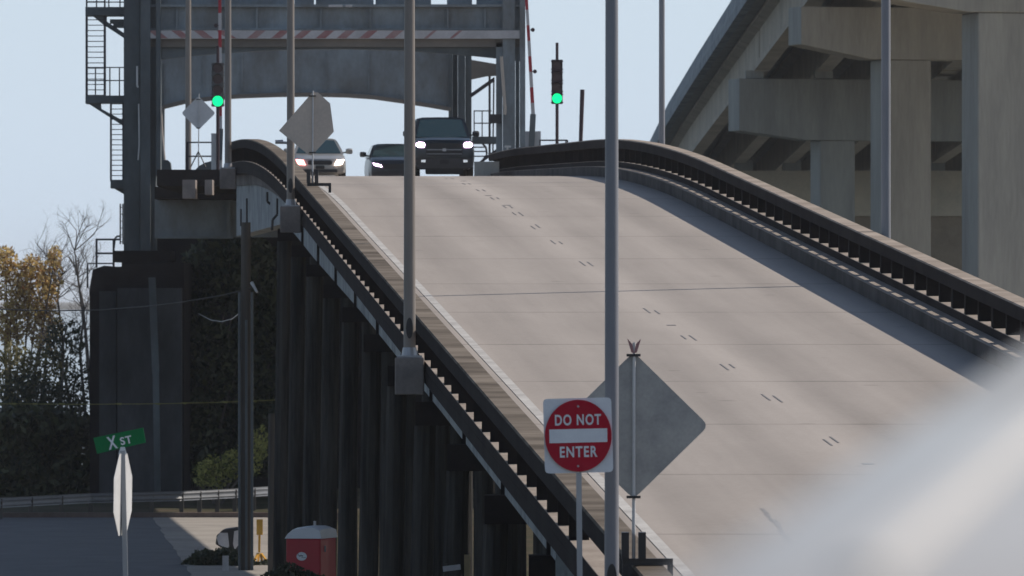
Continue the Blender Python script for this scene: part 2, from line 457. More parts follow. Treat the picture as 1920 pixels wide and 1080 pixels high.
# ------------------------------------------------------------------ approach bridge under the road
vb = thing('approach_bridge', 'old concrete trestle carrying the ramp up to the steel tower, on dark piles', 'bridge', (0, 150, 0))
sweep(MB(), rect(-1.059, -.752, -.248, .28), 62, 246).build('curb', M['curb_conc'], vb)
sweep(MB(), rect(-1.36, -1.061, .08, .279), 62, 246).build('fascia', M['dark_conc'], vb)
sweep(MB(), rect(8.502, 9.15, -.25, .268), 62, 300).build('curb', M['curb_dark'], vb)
sweep(MB(), rect(8.51, 8.858, .269, .281), 62, 281).build('curb_top', M['sill'], vb)  # thin pale layer painting the sunlit top of the curb
def ghb(Y):
    t = [(0, -.50), (130, -.50), (160, -.60), (185, -.80), (203, -.85), (400, -.85)]
    for (a, p), (b, q) in zip(t, t[1:]):
        if a <= Y <= b: return p + (q - p) * (Y - a) / (b - a)
for u0 in (-1.0, 2.0, 4.9, 7.9):
    MB().rings([[P(u0, -.252, Y), P(u0 + .5, -.252, Y), P(u0 + .5, ghb(Y), Y), P(u0, ghb(Y), Y)] for Y in ys(103, 202)]).build('girder', M['pale_conc'], vb)
    if u0 > 0:
        sweep(MB(), rect(u0, u0 + .5, -.80, -.252), 203, 246).build('girder', M['pale_conc'], vb); continue
    # deeper level beams next to the tower
    MB().rings([[Vector((P(u0, 0, Y).x, Y, 9.08)), Vector((P(u0 + .5, 0, Y).x, Y, 9.08)), P(u0 + .5, -.252, Y), P(u0, -.252, Y)] for Y in ys(203, 246)]).build('girder', M['pale_conc'], vb)
bents = [104.3 + 9.6 * i for i in range(11)]
pile_src = {}
for k, Y in enumerate(bents):
    zt_ = zr(Y) + ghb(Y) - .012
    zb = zr(Y) - .92 - max(0, Y - 160) * .006
    a, b = P(-1.3, 0, Y).x, P(8.9, 0, Y).x
    cb_ = MB().box(a + .02, b, Y - .3, Y + .3, zb, zt_)
    cb_.box(P(-1.05, 0, Y).x, P(-.98, 0, Y).x, Y - .10, Y + .10, zt_ + .002, zr(Y) + .07)
    cb_.build('bent_cap', M['dark_conc'], vb)
    for i, u in enumerate((-1.12, 1.0, 3.4, 5.9, 8.4)):
        bat = (-.10, 0, 0, 0, .10)[i]
        p1 = P(u, 0, Y); gz = zt(p1.x, Y) - .4
        MB().tube((p1.x + bat, Y, gz), (p1.x, Y, zb - .002), .20, .18, 10).build('pile', M['pile'], vb, smooth=True)
        if i == 0 and k % 2 == 0:
            MB().tube((p1.x + .75, Y + 2.6, gz), (p1.x + .75, Y + 2.6, zb + .1), .19, .18, 10).build('pile', M['pile'], vb, smooth=True)
# dark drain pipes running down the pale beams beside the tower
for x, pts in ((463, ((372, 0), (430, 0))), (452, ((392, 0), (424, 0))), (505, ((360, -4), (378, -4), (384, 4), (412, 4))), (520, ((372, 0), (402, 0), (412, -9), (432, -10)))):
    s = x - 10
    s = s / 7.1; Y = F / s
    MB().path([W(x + dx, v, Y - .5) for v, dx in pts], .035).build('drain_pipe', M['black'], vb)
# abutment side wall, ribbed
ab = MB()
ab.rings([[P(-.95, -.25, Y), P(-.65, -.25, Y), Vector((P(-.65, 0, Y).x, Y, -.5)), Vector((P(-.95, 0, Y).x, Y, -.5))] for Y in (70, 85, 95, 103)])
for i in range(14):
    Y = 103 - i * .55
    ab.box(P(-1.02, 0, Y).x, P(-.951, 0, Y).x, Y - .06, Y + .06, -.5, zr(Y) - .28)
ab.build('abutment_wall', M['pale_conc'], vb)

# ------------------------------------------------------------------ parapets
def parapet(label, u0, u1, y0, y1, py0, flip):
    o = thing('parapet', label, 'parapet', tuple(P((u0 + u1) / 2, .28, (y0 + y1) / 2)), 'concrete parapets along the ramp')
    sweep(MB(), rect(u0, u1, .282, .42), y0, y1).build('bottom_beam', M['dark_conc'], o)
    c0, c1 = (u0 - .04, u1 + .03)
    sweep(MB(), rect(u0 + .006, u1 - .006, .421, .432), y0, y1).build('sill', M['sill'], o)  # pale layer on the beam, brightened for sun through the openings
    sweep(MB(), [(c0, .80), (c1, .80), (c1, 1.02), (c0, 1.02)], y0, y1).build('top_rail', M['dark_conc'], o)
    sweep(MB(), [(c0 + .004, 1.022), (c1 - .004, 1.022), (c1 - .02, 1.05), (c0 + .02, 1.05)], y0, y1).build('coping', M['cap_lit'] if flip else M['cap_conc'], o)  # thin top layer lighter than the rail faces, sun painted in
    src = {}
    k = 0; Y = py0
    while Y < y1:
        wdt = .62 if k % 3 == 0 else .42
        p = P((u0 + u1) / 2, .42, Y)
        hw = (u1 - u0) / 2 - .02
        if wdt not in src:
            g_ = .055 * wdt / 2
            mb = MB().hexa([(-hw, -wdt/2, -g_-.01), (hw, -wdt/2, -g_-.01), (hw, wdt/2, g_-.01), (-hw, wdt/2, g_-.01)],
                           [(-hw, -wdt/2, .39-g_), (hw, -wdt/2, .39-g_), (hw, wdt/2, .39+g_), (-hw, wdt/2, .39+g_)])
            c = mb.build('baluster', M['baluster']); src[wdt] = c.data
        else:
            c = bpy.data.objects.new('baluster', src[wdt]); COL.objects.link(c)
        c.parent = o; c.location = p - base(o)
        Y += 1.95; k += 1
    return o
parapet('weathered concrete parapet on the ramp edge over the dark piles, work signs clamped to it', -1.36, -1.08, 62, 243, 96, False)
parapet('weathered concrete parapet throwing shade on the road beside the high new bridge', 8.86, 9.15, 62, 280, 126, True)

# ------------------------------------------------------------------ light poles
def light_pole(label, x, Y, side, r0, r1, mat_, H=13.0, ped=True, hb=.5, hand=True):
    u = -1.6 if side < 0 else 9.4
    b = P(u, hb, Y); b.x = (x - 960) / F * Y
    o = thing('light_pole', label, 'light pole', tuple(b), 'tall street light poles')
    MB().tube(b + Vector((0, 0, .06)), b + Vector((0, 0, H)), r0, r1, 14).build('pole', mat_, o, smooth=True)
    MB().box(b.x-.2, b.x+.2, Y-.2, Y+.2, b.z, b.z+.03).tube(b+Vector((0,0,.031)), b+Vector((0,0,.16)), r0*1.35, r0*1.1, 14).build('base_plate', M['galv'], o)
    if hand:
        hz = b.z + .47
        ring = [(b.x + .055*math.cos(t), Y - r0 - .012, hz + .17*math.sin(t)) for t in [2*math.pi*i/14 for i in range(14)]]
        MB().slab(ring, (0, .05, 0)).build('handhole_cover', M['black'], o)
    if ped:
        MB().box(b.x-.235, b.x+.235, Y-.235, Y+.235, b.z-.60, b.z-.003).build('pedestal', M['ped_conc'], o, bevel=.02)
    arm = 1.8 * (1 if side < 0 else -1)
    t = b + Vector((0, 0, H - .2))
    MB().path([t, t + Vector((arm * .5, 0, .35)), t + Vector((arm, 0, .45))], .035).build('mast_arm', mat_, o)
    q = t + Vector((arm, 0, .42))
    MB().slab([q+Vector((-.3*1, -.13, 0)), q+Vector((.3, -.13, 0)), q+Vector((.36, 0, 0)), q+Vector((.3, .13, 0)), q+Vector((-.3, .13, 0)), q+Vector((-.36, 0, 0))], (0, 0, .12)).build('luminaire', M['galv'], o)
    return o
light_pole('grey light pole passing beside the red do not enter sign, the widest pole in view', 1147, 84.75, -1, .078, .062, M['polegrey'], H=10.5)
light_pole('light pole on a concrete pedestal halfway down the ramp parapet, in front of the pickup', 768, 128.6, -1, .098, .072, M['weath'], H=11)
light_pole('light pole on the parapet just before the crest, beside the clipped tan sign', 545, 182, -1, .092, .072, M['weath'], H=11)
light_pole('light pole on a small pedestal beside the four-lens signal under the tower', 427.5, 233.6, -1, .10, .08, M['weath'], H=13, hb=.23, hand=False)
light_pole('thin light pole behind the pale diamond sign under the tower', 353, 284, -1, .11, .09, M['weath'], H=13, ped=False, hb=.25, hand=False)
light_pole('light pole against open sky, just beyond the end of the new bridge', 1241, 213, 1, .082, .070, M['polegrey'], H=11, hand=False)
light_pole('light pole in front of the new bridge columns, its edge brightly sunlit', 1661, 159, 1, .095, .085, M['polegrey'], H=11, hand=False)
# small bracket lamp on the third pole
lp = [o for o in bpy.data.objects if o.name.startswith('light_pole')][2]
MB().tube(W(540, 268, 182), W(527, 267, 182), .03, .03).tube(W(531, 266, 182.0), W(516, 266, 182.0), .05, .045).build('bracket_lamp', M['galv'], lp)

# ------------------------------------------------------------------ signs
def ngon(cx, cz, r, n, Y, rot=0, sx=1):
    return [Vector((cx + sx * r * math.cos(rot + 2*math.pi*i/n), Y, cz + r * math.sin(rot + 2*math.pi*i/n))) for i in range(n)]
def rounded(pts, r, n=5):
    out = []
    m = len(pts)
    for i in range(m):
        p = Vector(pts[i]); a = (Vector(pts[i-1]) - p).normalized(); b = (Vector(pts[(i+1) % m]) - p).normalized()
        for k in range(n + 1):
            t = k / n
            q0 = p + a * r; q1 = p + b * r
            out.append(q0*(1-t)**2 + p*2*t*(1-t) + q1*t*t)
    return out

# do not enter
Yd = 84.0
dn = thing('do_not_enter_sign', 'square white sign with a red disc reading DO NOT ENTER on a thin grey post', 'sign', tuple(W(1088, 1400, Yd)))
cs = [W(1022, 888, Yd), W(1150, 885, Yd + .05), W(1146, 745, Yd + .05), W(1018, 748, Yd)]
MB().slab(rounded(cs, .05), (0, .004, 0)).build('panel', M['signwhite'], dn)
ctr = W(1084.3, 817, Yd - .004)
ex = (cs[1] - cs[0]).normalized(); ez = Vector((-.02, 0, 1)).normalized()
disc = [ctr + ex * (.352 * math.cos(2*math.pi*i/48)) + ez * (.378 * math.sin(2*math.pi*i/48)) for i in range(48)]
MB().slab(disc, (0, .003, 0)).build('red_disc', M['sign_red'], dn)
c2 = ctr + Vector((0, -.004, 0))
MB().slab([c2 + ex*a + ez*b for a, b in ((-.305, -.072), (.305, -.072), (.305, .072), (-.305, .072))], (0, .003, 0)).build('white_bar', M['signwhite'], dn)
text_mesh('DO NOT', (.485, .115), M['signwhite'], 'lettering', dn, c2 + ez * .168, ex, ez, .026, 1.18)
text_mesh('ENTER', (.395, .115), M['signwhite'], 'lettering', dn, c2 - ez * .168, ex, ez, .026, 1.18)
for vv in (762, 874):
    q = W(1084, vv, Yd - .012)
    MB().tube(q, q + Vector((0, .01, 0)), .012, .012, 8).build('bolt', M['galv'], dn)
MB().bar(W(1090, 1400, Yd + .05), W(1084, 750, Yd + .05), .058, .05).build('post', M['galv'], dn)

# street name and stop sign
Yx = 83.0
xs = thing('street_sign', 'green street name blade reading X ST above an edge-on stop sign', 'sign', tuple(W(243, 1330, Yx)))
bl = [W(182, 851, Yx), W(273, 830, Yx + .18), W(268, 802, Yx + .18), W(175, 821, Yx)]
MB().slab(bl, (0.002, .004, 0)).build('name_blade', M['green'], xs)
ex = (bl[1] - bl[0]).normalized(); ez = (bl[3] - bl[0]); ez = (ez - ex * ez.dot(ex)).normalized()
bc = (bl[0] + bl[1] + bl[2] + bl[3]) / 4 + Vector((-.001, -.006, 0))
text_mesh('X', (.10, .135), M['signwhite'], 'lettering', xs, bc - ex * .085 - ez*.004, ex, ez, .02)
text_mesh('ST', (.125, .082), M['signwhite'], 'lettering', xs, bc + ex * .068 - ez * .012, ex, ez, .02, 1.15)
MB().bar(W(241, 1330, Yx), W(230, 845, Yx), .05, .06).build('post', M['galv'], xs)
MB().hexa([W(222, 852, Yx-.03), W(238, 852, Yx-.03), W(238, 852, Yx+.04), W(222, 852, Yx+.04)], [W(226, 838, Yx-.02), W(234, 838, Yx-.02), W(234, 838, Yx+.03), W(226, 838, Yx+.03)]).build('blade_bracket', M['white'], xs)
# octagon, turned nearly edge-on: axis of its plane mostly along the view
ang = R(80)
oc = W(230.5, 927, Yx + .06)
ax = Vector((math.cos(ang), math.sin(ang), 0))
octv = [oc + ax * (.46 * math.cos(R(22.5 + 45*i))) * 1.0 + Vector((.006*math.sin(R(22.5+45*i)), 0, .46 * math.sin(R(22.5 + 45*i)))) for i in range(8)]
MB().slab(octv, Vector((-.004, .001, 0))).build('stop_plate', M['alu_pale'], xs)

def temp_sign(label, cx, vt, vb_, hw, Y, matp, poly=None, postv=0, capz=None, flags=False, stand=False):
    """back of a diamond work sign on a mast clamped to the parapet"""
    foot = W(cx, postv, Y)
    o = thing('work_zone_sign', label, 'sign', tuple(foot), 'diamond work signs seen from behind')
    vc = (vt + vb_) / 2
    if poly is None:
        poly = [W(cx, vt, Y), W(cx + hw, vc, Y), W(cx, vb_, Y), W(cx - hw, vc, Y)]
        poly = rounded(poly, .09)
    MB().slab(poly, (0, .006, 0)).build('panel', matp, o)
    MB().tube(foot, W(cx + 1, vt - (18 if flags else 4), Y - .03), .019, .016, 8).build('mast', M['alu_pale'], o)
    s = F / Y
    for v in (vt + 6, vb_ - 4):
        MB().pbox(cx - .075*s, cx + .075*s, v - .014*s, v + .014*s, Y - .05, .05).build('clip', M['black'], o)
    if not stand:
        # clamp over the rail with an outrigger bar
        c = MB().box(foot.x-.13, foot.x-.05, Y-.12, Y+.12, foot.z, foot.z+.28).box(foot.x+.05, foot.x+.13, Y-.12, Y+.12, foot.z, foot.z+.28)
        c.box(foot.x-.12, foot.x+.42, Y-.05, Y+.05, foot.z-.07, foot.z-.001).box(foot.x+.36, foot.x+.42, Y-.05, Y+.05, foot.z-.22, foot.z-.071)
        c.box(foot.x-.12, foot.x-.06, Y-.05, Y+.05, foot.z-.22, foot.z-.071)
        c.build('rail_clamp', M['black'], o)
    else:
        c = MB().tube(foot + Vector((0, 0, .5)), foot + Vector((-.25, -.15, -.02)), .02).tube(foot + Vector((0, 0, .5)), foot + Vector((.25, -.15, -.02)), .02).tube(foot + Vector((0, 0, .5)), foot + Vector((0, .3, -.02)), .02)
        c.build('tripod', M['black'], o)
    if flags:
        t = W(cx + 1, vt - 8, Y - .05)
        for sgn in (-1, 1):
            MB().slab([t + Vector((0, 0, -.06)), t + Vector((sgn*.03, 0, -.05)), t + Vector((sgn*.075, 0, .10)), t + Vector((sgn*.02, 0, .04))], (0, .01, 0)).build('flag', M['faded_red'], o)
    return o
temp_sign('large grey diamond sign back clamped to the parapet beside the do not enter sign', 1188, 660, 936, 141, 85.5, M['alu'], postv=1047, flags=True)
Yc = 180.0
poly = [W(x, v, Yc) for x, v in ((523, 245), (585, 174), (596, 173), (619, 194), (626, 247), (585, 291), (578, 290))]
temp_sign('tan diamond sign back with one corner clipped off, in front of the silver sedan', 586, 174, 290, 60, Yc, M['alu_tan'], poly=poly, postv=343)
temp_sign('small pale diamond sign back on a tripod beneath the tower', 372, 180, 244, 32, 268, M['alu_pale'], postv=312, stand=True)

# ------------------------------------------------------------------ vehicles
def loft(stations, n_side=4):
    rr = []
    for y, zt_, hw, zb in stations:
        h = zt_ - zb
        right = [(hw*.80, zb), (hw*.97, zb + h*.10), (hw, zb + h*.35), (hw*.995, zb + h*.62), (hw*.96, zb + h*.88), (hw*.86, zt_ - h*.015), (hw*.45, zt_ + .012)]
        ring = [Vector((a, y, b)) for a, b in right] + [Vector((-a, y, b)) for a, b in reversed(right)]
        rr.append(ring)
    return MB().rings(rr)

def vehicle(name, label, cat, loc, yaw, sp, matb, lampm, group=None, only_right=False):
    o = thing(name, label, cat, (0, 0, 0), group)
    loft(sp['body']).build('body', matb, o, smooth=True)
    y0, y1, y2, y3, zb, ztop, wb, wt = sp['cab']
    # cabin shell: sections from windscreen base to rear window base
    secs = []
    N = 6
    def cab_ring(yb, yt):   # closed ring leaning in the side view
        pts = []
        for k in range(N + 1):
            t = k / N
            hw = wb + (wt - wb) * (t ** 1.25)
            pts.append(Vector((hw, yb + (yt - yb) * t, zb + (ztop - zb) * t - (.03 if k == N else 0))))
        top = [Vector((wt * f, yt, ztop + .018 * (1 - abs(f)) + (.0))) for f in (.8, .3)]
        half = pts + top
        return half + [Vector((-p.x, p.y, p.z)) for p in reversed(half)]
    MB().rings([cab_ring(y0, y1), cab_ring(y0 + (y3-y0)*.35, y1 + (y2-y1)*.3), cab_ring(y0 + (y3-y0)*.7, y1 + (y2-y1)*.7), cab_ring(y3, y2)]).build('cabin', matb, o, smooth=True)
    # windscreen
    def wpt(f, t, off=sp.get('ws_off', .012)):
        hw = wb + (wt - wb) * (t ** 1.25)
        d = Vector((0, -(ztop - zb), (y1 - y0))).normalized() * off
        return Vector((hw * f, y0 + (y1 - y0) * t, zb + (ztop - zb) * t)) + d
    ww_ = sp.get('ws_w', .90)
    g_ = [wpt(-ww_, .06), wpt(0, .05), wpt(ww_, .06), wpt(ww_ - .04, .88), wpt(0, .91), wpt(.04 - ww_, .88)]
    MB().slab(g_, (0, .006, -.006)).build('windscreen', M['glass'], o)
    # side windows with an A-pillar left in body colour
    pil = sp.get('pillar', .10)
    for sgn in (-1, 1):
        def spt(y_base, t, sg=sgn):
            hw = wb + (wt - wb) * (t ** 1.25) + .006
            return Vector((sg * hw, y_base, zb + (ztop - zb) * t))
        def yf(t): return y0 + (y1 - y0) * t + pil * 1.75
        def yr(t): return y3 + (y2 - y3) * t - .12
        ymid = (y0 + y3) / 2 + .12
        for a, b in ((yf, lambda t: ymid - .04), (lambda t: ymid + .04, yr)):
            loop = [spt(a(t), t) for t in (.10, .5, .84)] + [spt(b(t), t) for t in (.84, .5, .10)]
            MB().slab(loop, (sgn * .004, 0, 0)).build('side_window', sp.get('glass', M['glass']), o)
        zm = sp['mirror_z']; xm = wb + .04
        m = MB().rings([[Vector((sgn*(xm + a), y0 + .42 + dy, zm + dz)) for dy, dz in ((-.07*k, -.085*k), (-.09*k, .05*k), (0, .105*k), (.06*k, .07*k), (.06*k, -.07*k))] for a, k in ((.05, .75), (.12, 1), (.24, 1), (.28, .7))])
        m.bar((sgn*(xm-.06), y0+.42, zm-.04), (sgn*(xm+.07), y0+.42, zm-.03), .06, .05)
        m.build('mirror', sp.get('mirror_mat', matb), o, smooth=True)
    # front face
    fy, hw = sp['front_y'], sp['front_w']
    for (nm, x0, x1, z0, z1, mm, dy) in sp['front']:
        b = MB().slab(rounded([(x0, fy + dy, z0), (x1, fy + dy, z0), (x1, fy + dy, z1), (x0, fy + dy, z1)], min((x1-x0), (z1-z0)) * .25, 3), (0, .06, 0))
        b.build(nm, mm, o)
    for i, (poly, mm) in enumerate(sp['lamps']):
        sgns = (-1, 1)
        for sgn in sgns:
            mmx = mm[0 if sgn < 0 else 1] if isinstance(mm, tuple) else mm
            MB().slab([Vector((sgn * a, fy + dy, z)) for a, dy, z in poly], (0, .05, 0)).build('headlight' if i == 0 else 'fog_lamp', mmx, o)
    for yw in sp['wheels']:
        for sgn in (-1, 1):
            x = sgn * sp['track']; r = sp['r']
            n = 20
            rings_ = []
            for a, rr_ in ((-.11, r*.80), (-.11, r*.96), (-.08, r), (.08, r), (.11, r*.96), (.11, r*.80)):
                rings_.append([Vector((x + a, yw + rr_*math.cos(2*math.pi*i/n), r + rr_*math.sin(2*math.pi*i/n))) for i in range(n)])
            t = MB().rings(rings_).build('wheel', M['rubber'], o, smooth=True)
            MB().tube((x + sgn*.085, yw, r), (x + sgn*.116, yw, r), r*.66, r*.60, 16).build('rim', M['rim'], t)
    o.location = loc; o.rotation_euler = (0, 0, yaw)
    return o

navy = paint("pickup_navy", (.005, .008, .011), coat=.2, rough=.3)
charcoal = paint("suv_dark", (.007, .010, .015), coat=.2, rough=.3)
silver = paint("sedan_silver", (.34, .325, .30), coat=.5, rough=.38, metal=.35)
M['car_pale'] = paint('car_pale_white', (.60, .56, .505), coat=.2, rough=.4)
M['strip_pale'] = paint('roof_strip_pale', (.70, .66, .61), coat=.1, rough=.5)
grille = mat("grille_black", (.012, .012, .014), .5, scale=8)
fogm = emit("fog_lamp", (.75, .8, .85), .45)
plate = mat("plate_white", (.4, .4, .42), .6, scale=5)

pickup = dict(
    body=[(0, 1.14, .86, .36), (.06, 1.26, .95, .30), (.25, 1.32, 1.00, .30), (1.0, 1.37, 1.01, .34), (1.7, 1.39, 1.01, .36), (3.9, 1.40, 1.01, .40), (5.5, 1.38, 1.0, .45), (5.75, 1.3, .95, .55)],
    cab=(1.45, 2.25, 3.75, 4.05, 1.35, 2.05, .94, .76), mirror_z=1.50, mirror_mat=M['black'], front_y=-.02, front_w=.9,
    front=[('grille', -.60, .60, .74, 1.16, grille, -.02), ('grille_bar', -.58, .58, .93, .965, M['chrome'], -.045), ('grille_bar', -.58, .58, .80, .82, M['chrome'], -.04), ('bumper', -.92, .92, .34, .66, M['black'], -.07), ('badge', -.06, .06, .90, .99, M['galv'], -.055), ('number_plate', -.15, .15, .48, .62, grille, -.085), ('skid_plate', -.62, .62, .14, .36, M['rubber'], -.03)],
    lamps=[([(.66, -.05, 1.02), (.86, -.02, 1.02), (.93, .0, 1.08), (.92, .0, 1.16), (.84, -.02, 1.20), (.68, -.05, 1.19), (.63, -.05, 1.12)], M['led']), ([(.62, -.085, .53), (.76, -.08, .54), (.76, -.08, .61), (.62, -.085, .62)], fogm)],
    wheels=(.95, 4.6), track=.88, r=.40)
suv = dict(
    body=[(0, .78, .70, .30), (.06, .90, .84, .24), (.3, .98, .90, .22), (1.0, 1.05, .92, .22), (1.4, 1.07, .925, .22), (3.4, 1.08, .925, .22), (4.4, 1.05, .90, .25), (4.6, .95, .82, .35)],
    cab=(1.12, 1.98, 3.9, 4.42, 1.03, 1.52, .87, .66), mirror_z=1.13, front_y=-.02, front_w=.8,
    front=[('grille', -.50, .50, .60, .78, grille, -.02), ('bumper', -.70, .70, .26, .46, M['black'], -.04), ('number_plate', -.24, .24, .44, .55, grille, -.05)],
    lamps=[([(.46, -.04, .66), (.74, -.02, .72), (.80, -.01, .82), (.50, -.04, .75)], M['led'])],
    wheels=(.85, 3.6), track=.80, r=.34)
sedan = dict(
    body=[(0, .60, .66, .28), (.06, .70, .80, .22), (.3, .78, .88, .20), (.9, .86, .905, .19), (1.35, .92, .91, .19), (3.4, .95, .91, .19), (4.5, .93, .86, .24), (4.75, .84, .76, .34)],
    cab=(1.18, 2.02, 3.3, 4.15, .89, 1.43, .84, .60), mirror_z=.99, front_y=-.02, front_w=.8,
    front=[('grille', -.40, .40, .52, .66, grille, -.015), ('bumper_intake', -.58, .58, .26, .36, grille, -.03), ('number_plate', -.15, .15, .38, .49, grille, -.045)],
    lamps=[([(.48, -.05, .50), (.74, -.02, .52), (.82, -.0, .70), (.56, -.05, .68)], (M['redlamp'], M['amber']))],
    wheels=(.9, 3.6), track=.78, r=.32)
rz = math.atan(SLOPE)
def on_road(x, Y, z_off=0): return ((x - 960) / F * Y, Y, zr(Y) + z_off)
tilt = 0
vehicle('pickup_truck', 'dark pickup truck with bright headlights coming over the crest', 'pickup truck', on_road(833, 262, .02), rz, pickup, navy, None, 'vehicles coming over the crest')
vehicle('dark_suv', 'dark low suv with one slim headlight showing, half hidden behind a light pole', 'car', on_road(741, 284, .0), rz, suv, charcoal, None, 'vehicles coming over the crest')
vehicle('silver_sedan', 'silver sedan with a reddish headlight, behind the clipped tan sign', 'car', on_road(600, 268, .0), rz, sedan, silver, None, 'vehicles coming over the crest')
# white car beside the camera, its front pillar blurred in the lower corner of the view
# pale car right beside the camera: its roof is just below eye level
pc = thing('parked_car', 'pale car right beside the viewpoint, only its blurred roof showing in the lower corner', 'car', (.9, 4.6, 5.6))
PA = Vector((.056, 3.5, 7.041)); PD = Vector((.322, 2.5, .098)) / 2.5; PR = Vector((2.5, -.322, 0)).normalized()
def cp(l, q, h): return PA + PD * l + PR * q + Vector((0, 0, h))
CW = 1.12                                  # width of the roof panel
def car_ring(l, top, fl, bot=-1.12):
    """section: top of body at this station, fl = extra flare of the sides at belt height"""
    k = min(0, top)
    half = [(.02, bot), (-.26 - fl, bot + .1), (-.30 - fl, -.62 if top > -.5 else min(-.62, top - .18))]
    if top > -.5:
        half += [(-.27 - fl, -.50), (-.045, -.10 + k), (-.012, -.045 + k), (.012, -.012 + k), (.05, .0 + k), (.14, .006 + k), (.34, .016 + k), (CW / 2, .022 + k)]
    else:
        half += [(-.28 - fl, top - .10), (-.25 - fl, top - .06), (-.20 - fl, top - .025), (-.12, top - .01), (0, top), (.14, top + .004), (.34, top + .008), (CW / 2, top + .01)]
    left = [cp(l, q, h) for q, h in half]
    right = [cp(l, CW - q, h) for q, h in half[:-1]]
    return left + right[::-1]
def half_sec(st): return MB().rings([car_ring(*q) for q in st])
half_sec([(-1.45, -.66, -.06, -1.02), (-1.41, -.58, -.01, -1.1), (-1.1, -.53, 0), (-.80, -.51, 0)]).build('boot', M['car_pale'], pc, smooth=True)
half_sec([(-.80, -.46, 0), (-.62, -.30, 0), (-.40, -.12, 0), (-.25, -.03, 0), (-.1, 0, 0), (2.5, 0, 0), (2.68, -.03, 0), (2.95, -.15, 0), (3.3, -.34, 0), (3.5, -.46, 0)]).build('body', M['car_pale'], pc, smooth=True)
half_sec([(3.5, -.52, 0), (4.1, -.58, 0), (4.7, -.66, 0), (4.82, -.74, -.05, -1.06)]).build('bonnet', M['car_pale'], pc, smooth=True)
for q0, q1 in ((.100, .114), (CW - .114, CW - .100)):
    MB().rings([[cp(l, q0, .003), cp(l, q1, .003), cp(l, q1, .010), cp(l, q0, .010)] for l in (-.1, 1.0, 2.5)]).build('roof_strip', M['strip_pale'], pc)
for l0, l1 in ((-.15, 1.05), (1.12, 2.6)):
    for sgn in (0, 1):
        def sw(l, h):
            q = -.27 + (h + .50) / .40 * .225 - .006
            return cp(l, q if sgn == 0 else CW - q, h)
        MB().slab([sw(l0, -.46), sw(l1 + (.5 if l1 > 2 else 0), -.46), sw(l1, -.14), sw(l0 + .12, -.14)], PR * (-.004 if sgn == 0 else .004)).build('side_window', M['glass'], pc)
MB().slab([cp(-.80, -.10, -.41), cp(-.80, CW + .10, -.41), cp(-.33, CW - .05, -.055), cp(-.33, .05, -.055)], (0, -.006, .008)).build('rear_window', M['glass'], pc)
MB().slab([cp(3.42, -.10, -.39), cp(3.42, CW + .10, -.39), cp(2.80, CW - .05, -.055), cp(2.80, .05, -.055)], (0, .006, .008)).build('windscreen', M['glass'], pc)
for l in (-.7, 3.9):
    for q in (-.17, CW + .17):
        c = cp(l, q, 0); c.z = 5.6 + .31
        t = MB().tube(c - PR * .1, c + PR * .1, .31, .31, 20).build('wheel', M['rubber'], pc, smooth=True)
        e = PR * (-.11 if q < 0 else .11)
        MB().tube(c + e * .92, c + e * 1.08, .19, .17, 16).build('rim', M['rim'], t)
for q in (0, CW):
    MB().slab([cp(-1.46, q - .12, -.80), cp(-1.46, q + .12, -.80), cp(-1.46, q + .12, -.68), cp(-1.46, q - .12, -.68)], (0, .03, 0)).build('tail_lamp', M['red'], pc)

# ------------------------------------------------------------------ traffic signals
def signal(label, x, v0, v1, Y, vbase, vtop, housing):
    b = W(x, vbase, Y)
    o = thing('traffic_signal', label, 'traffic signal', tuple(b), 'traffic signals before the tower')
    s = F / Y
    MB().tube(b, W(x, v1 - 2, Y), .055, .055, 10).build('pole', M['maroon'], o, smooth=True)
    if vtop is not None: MB().tube(W(x, v0 + 2, Y), W(x, vtop, Y), .05, .05, 10).build('pole', M['maroon'], o, smooth=True)
    a = W(x, v1, Y); t = W(x, v0, Y); hw = .185
    h = MB().box(a.x - hw, a.x + hw, Y - .12, Y + .12, a.z, t.z)
    hh = (t.z - a.z) / 4
    for k in range(4):
        z = a.z + hh * k
        for sg in (-1, 1):
            for dz in (.05, hh - .05): h.box(a.x + sg*hw - .02, a.x + sg*hw + .02, Y-.05, Y+.02, z + dz - .02, z + dz + .02)
    h.build('housing', housing, o)
    for k in range(4):
        z = a.z + hh * (k + .5)
        MB().tube((a.x, Y - .135, z), (a.x, Y - .121, z), .165 if k == 0 else .15, None, 20).build('lens', M['go'] if k == 0 else M['lens_off'], o)
        vz = MB()
        n = 12
        vs = []; fs = []
        for i in range(n + 1):
            th = R(-20 + 220 * i / n)
            for y_, r_ in ((Y - .12, .17), (Y - .27, .172)):
                vs.append((a.x + r_*math.cos(th), y_, z + r_*math.sin(th)))
            for y_, r_ in ((Y - .27, .18), (Y - .12, .178)):
                vs.append((a.x + r_*math.cos(th), y_, z + r_*math.sin(th)))
        for i in range(n):
            q = 4*i
            fs += [(q, q+1, q+5, q+4), (q+1, q+2, q+6, q+5), (q+2, q+3, q+7, q+6)]
        vz.add(vs, fs).build('visor', housing, o)
    return o
sig_grey = mat("signal_housing_grey", (.11, .105, .105), .5, scale=3)
signal('traffic signal with green lamp lit under the tower, close beside a light pole', 408.5, 118, 200, 250, 318, 86, sig_grey)
signal('traffic signal with green lamp lit, standing alone against the sky beyond the parapet', 1044.5, 112, 195, 268, 300, 80, M['maroon'])
sp_ = thing('steel_post', 'short dark leaning post against the sky beyond the parapet crest', 'post', tuple(W(1089, 290, 262)))
MB().tube(W(1088, 290, 262), W(1092, 168, 262), .062, .075, 10).build('shaft', M['maroon'], sp_, smooth=True)

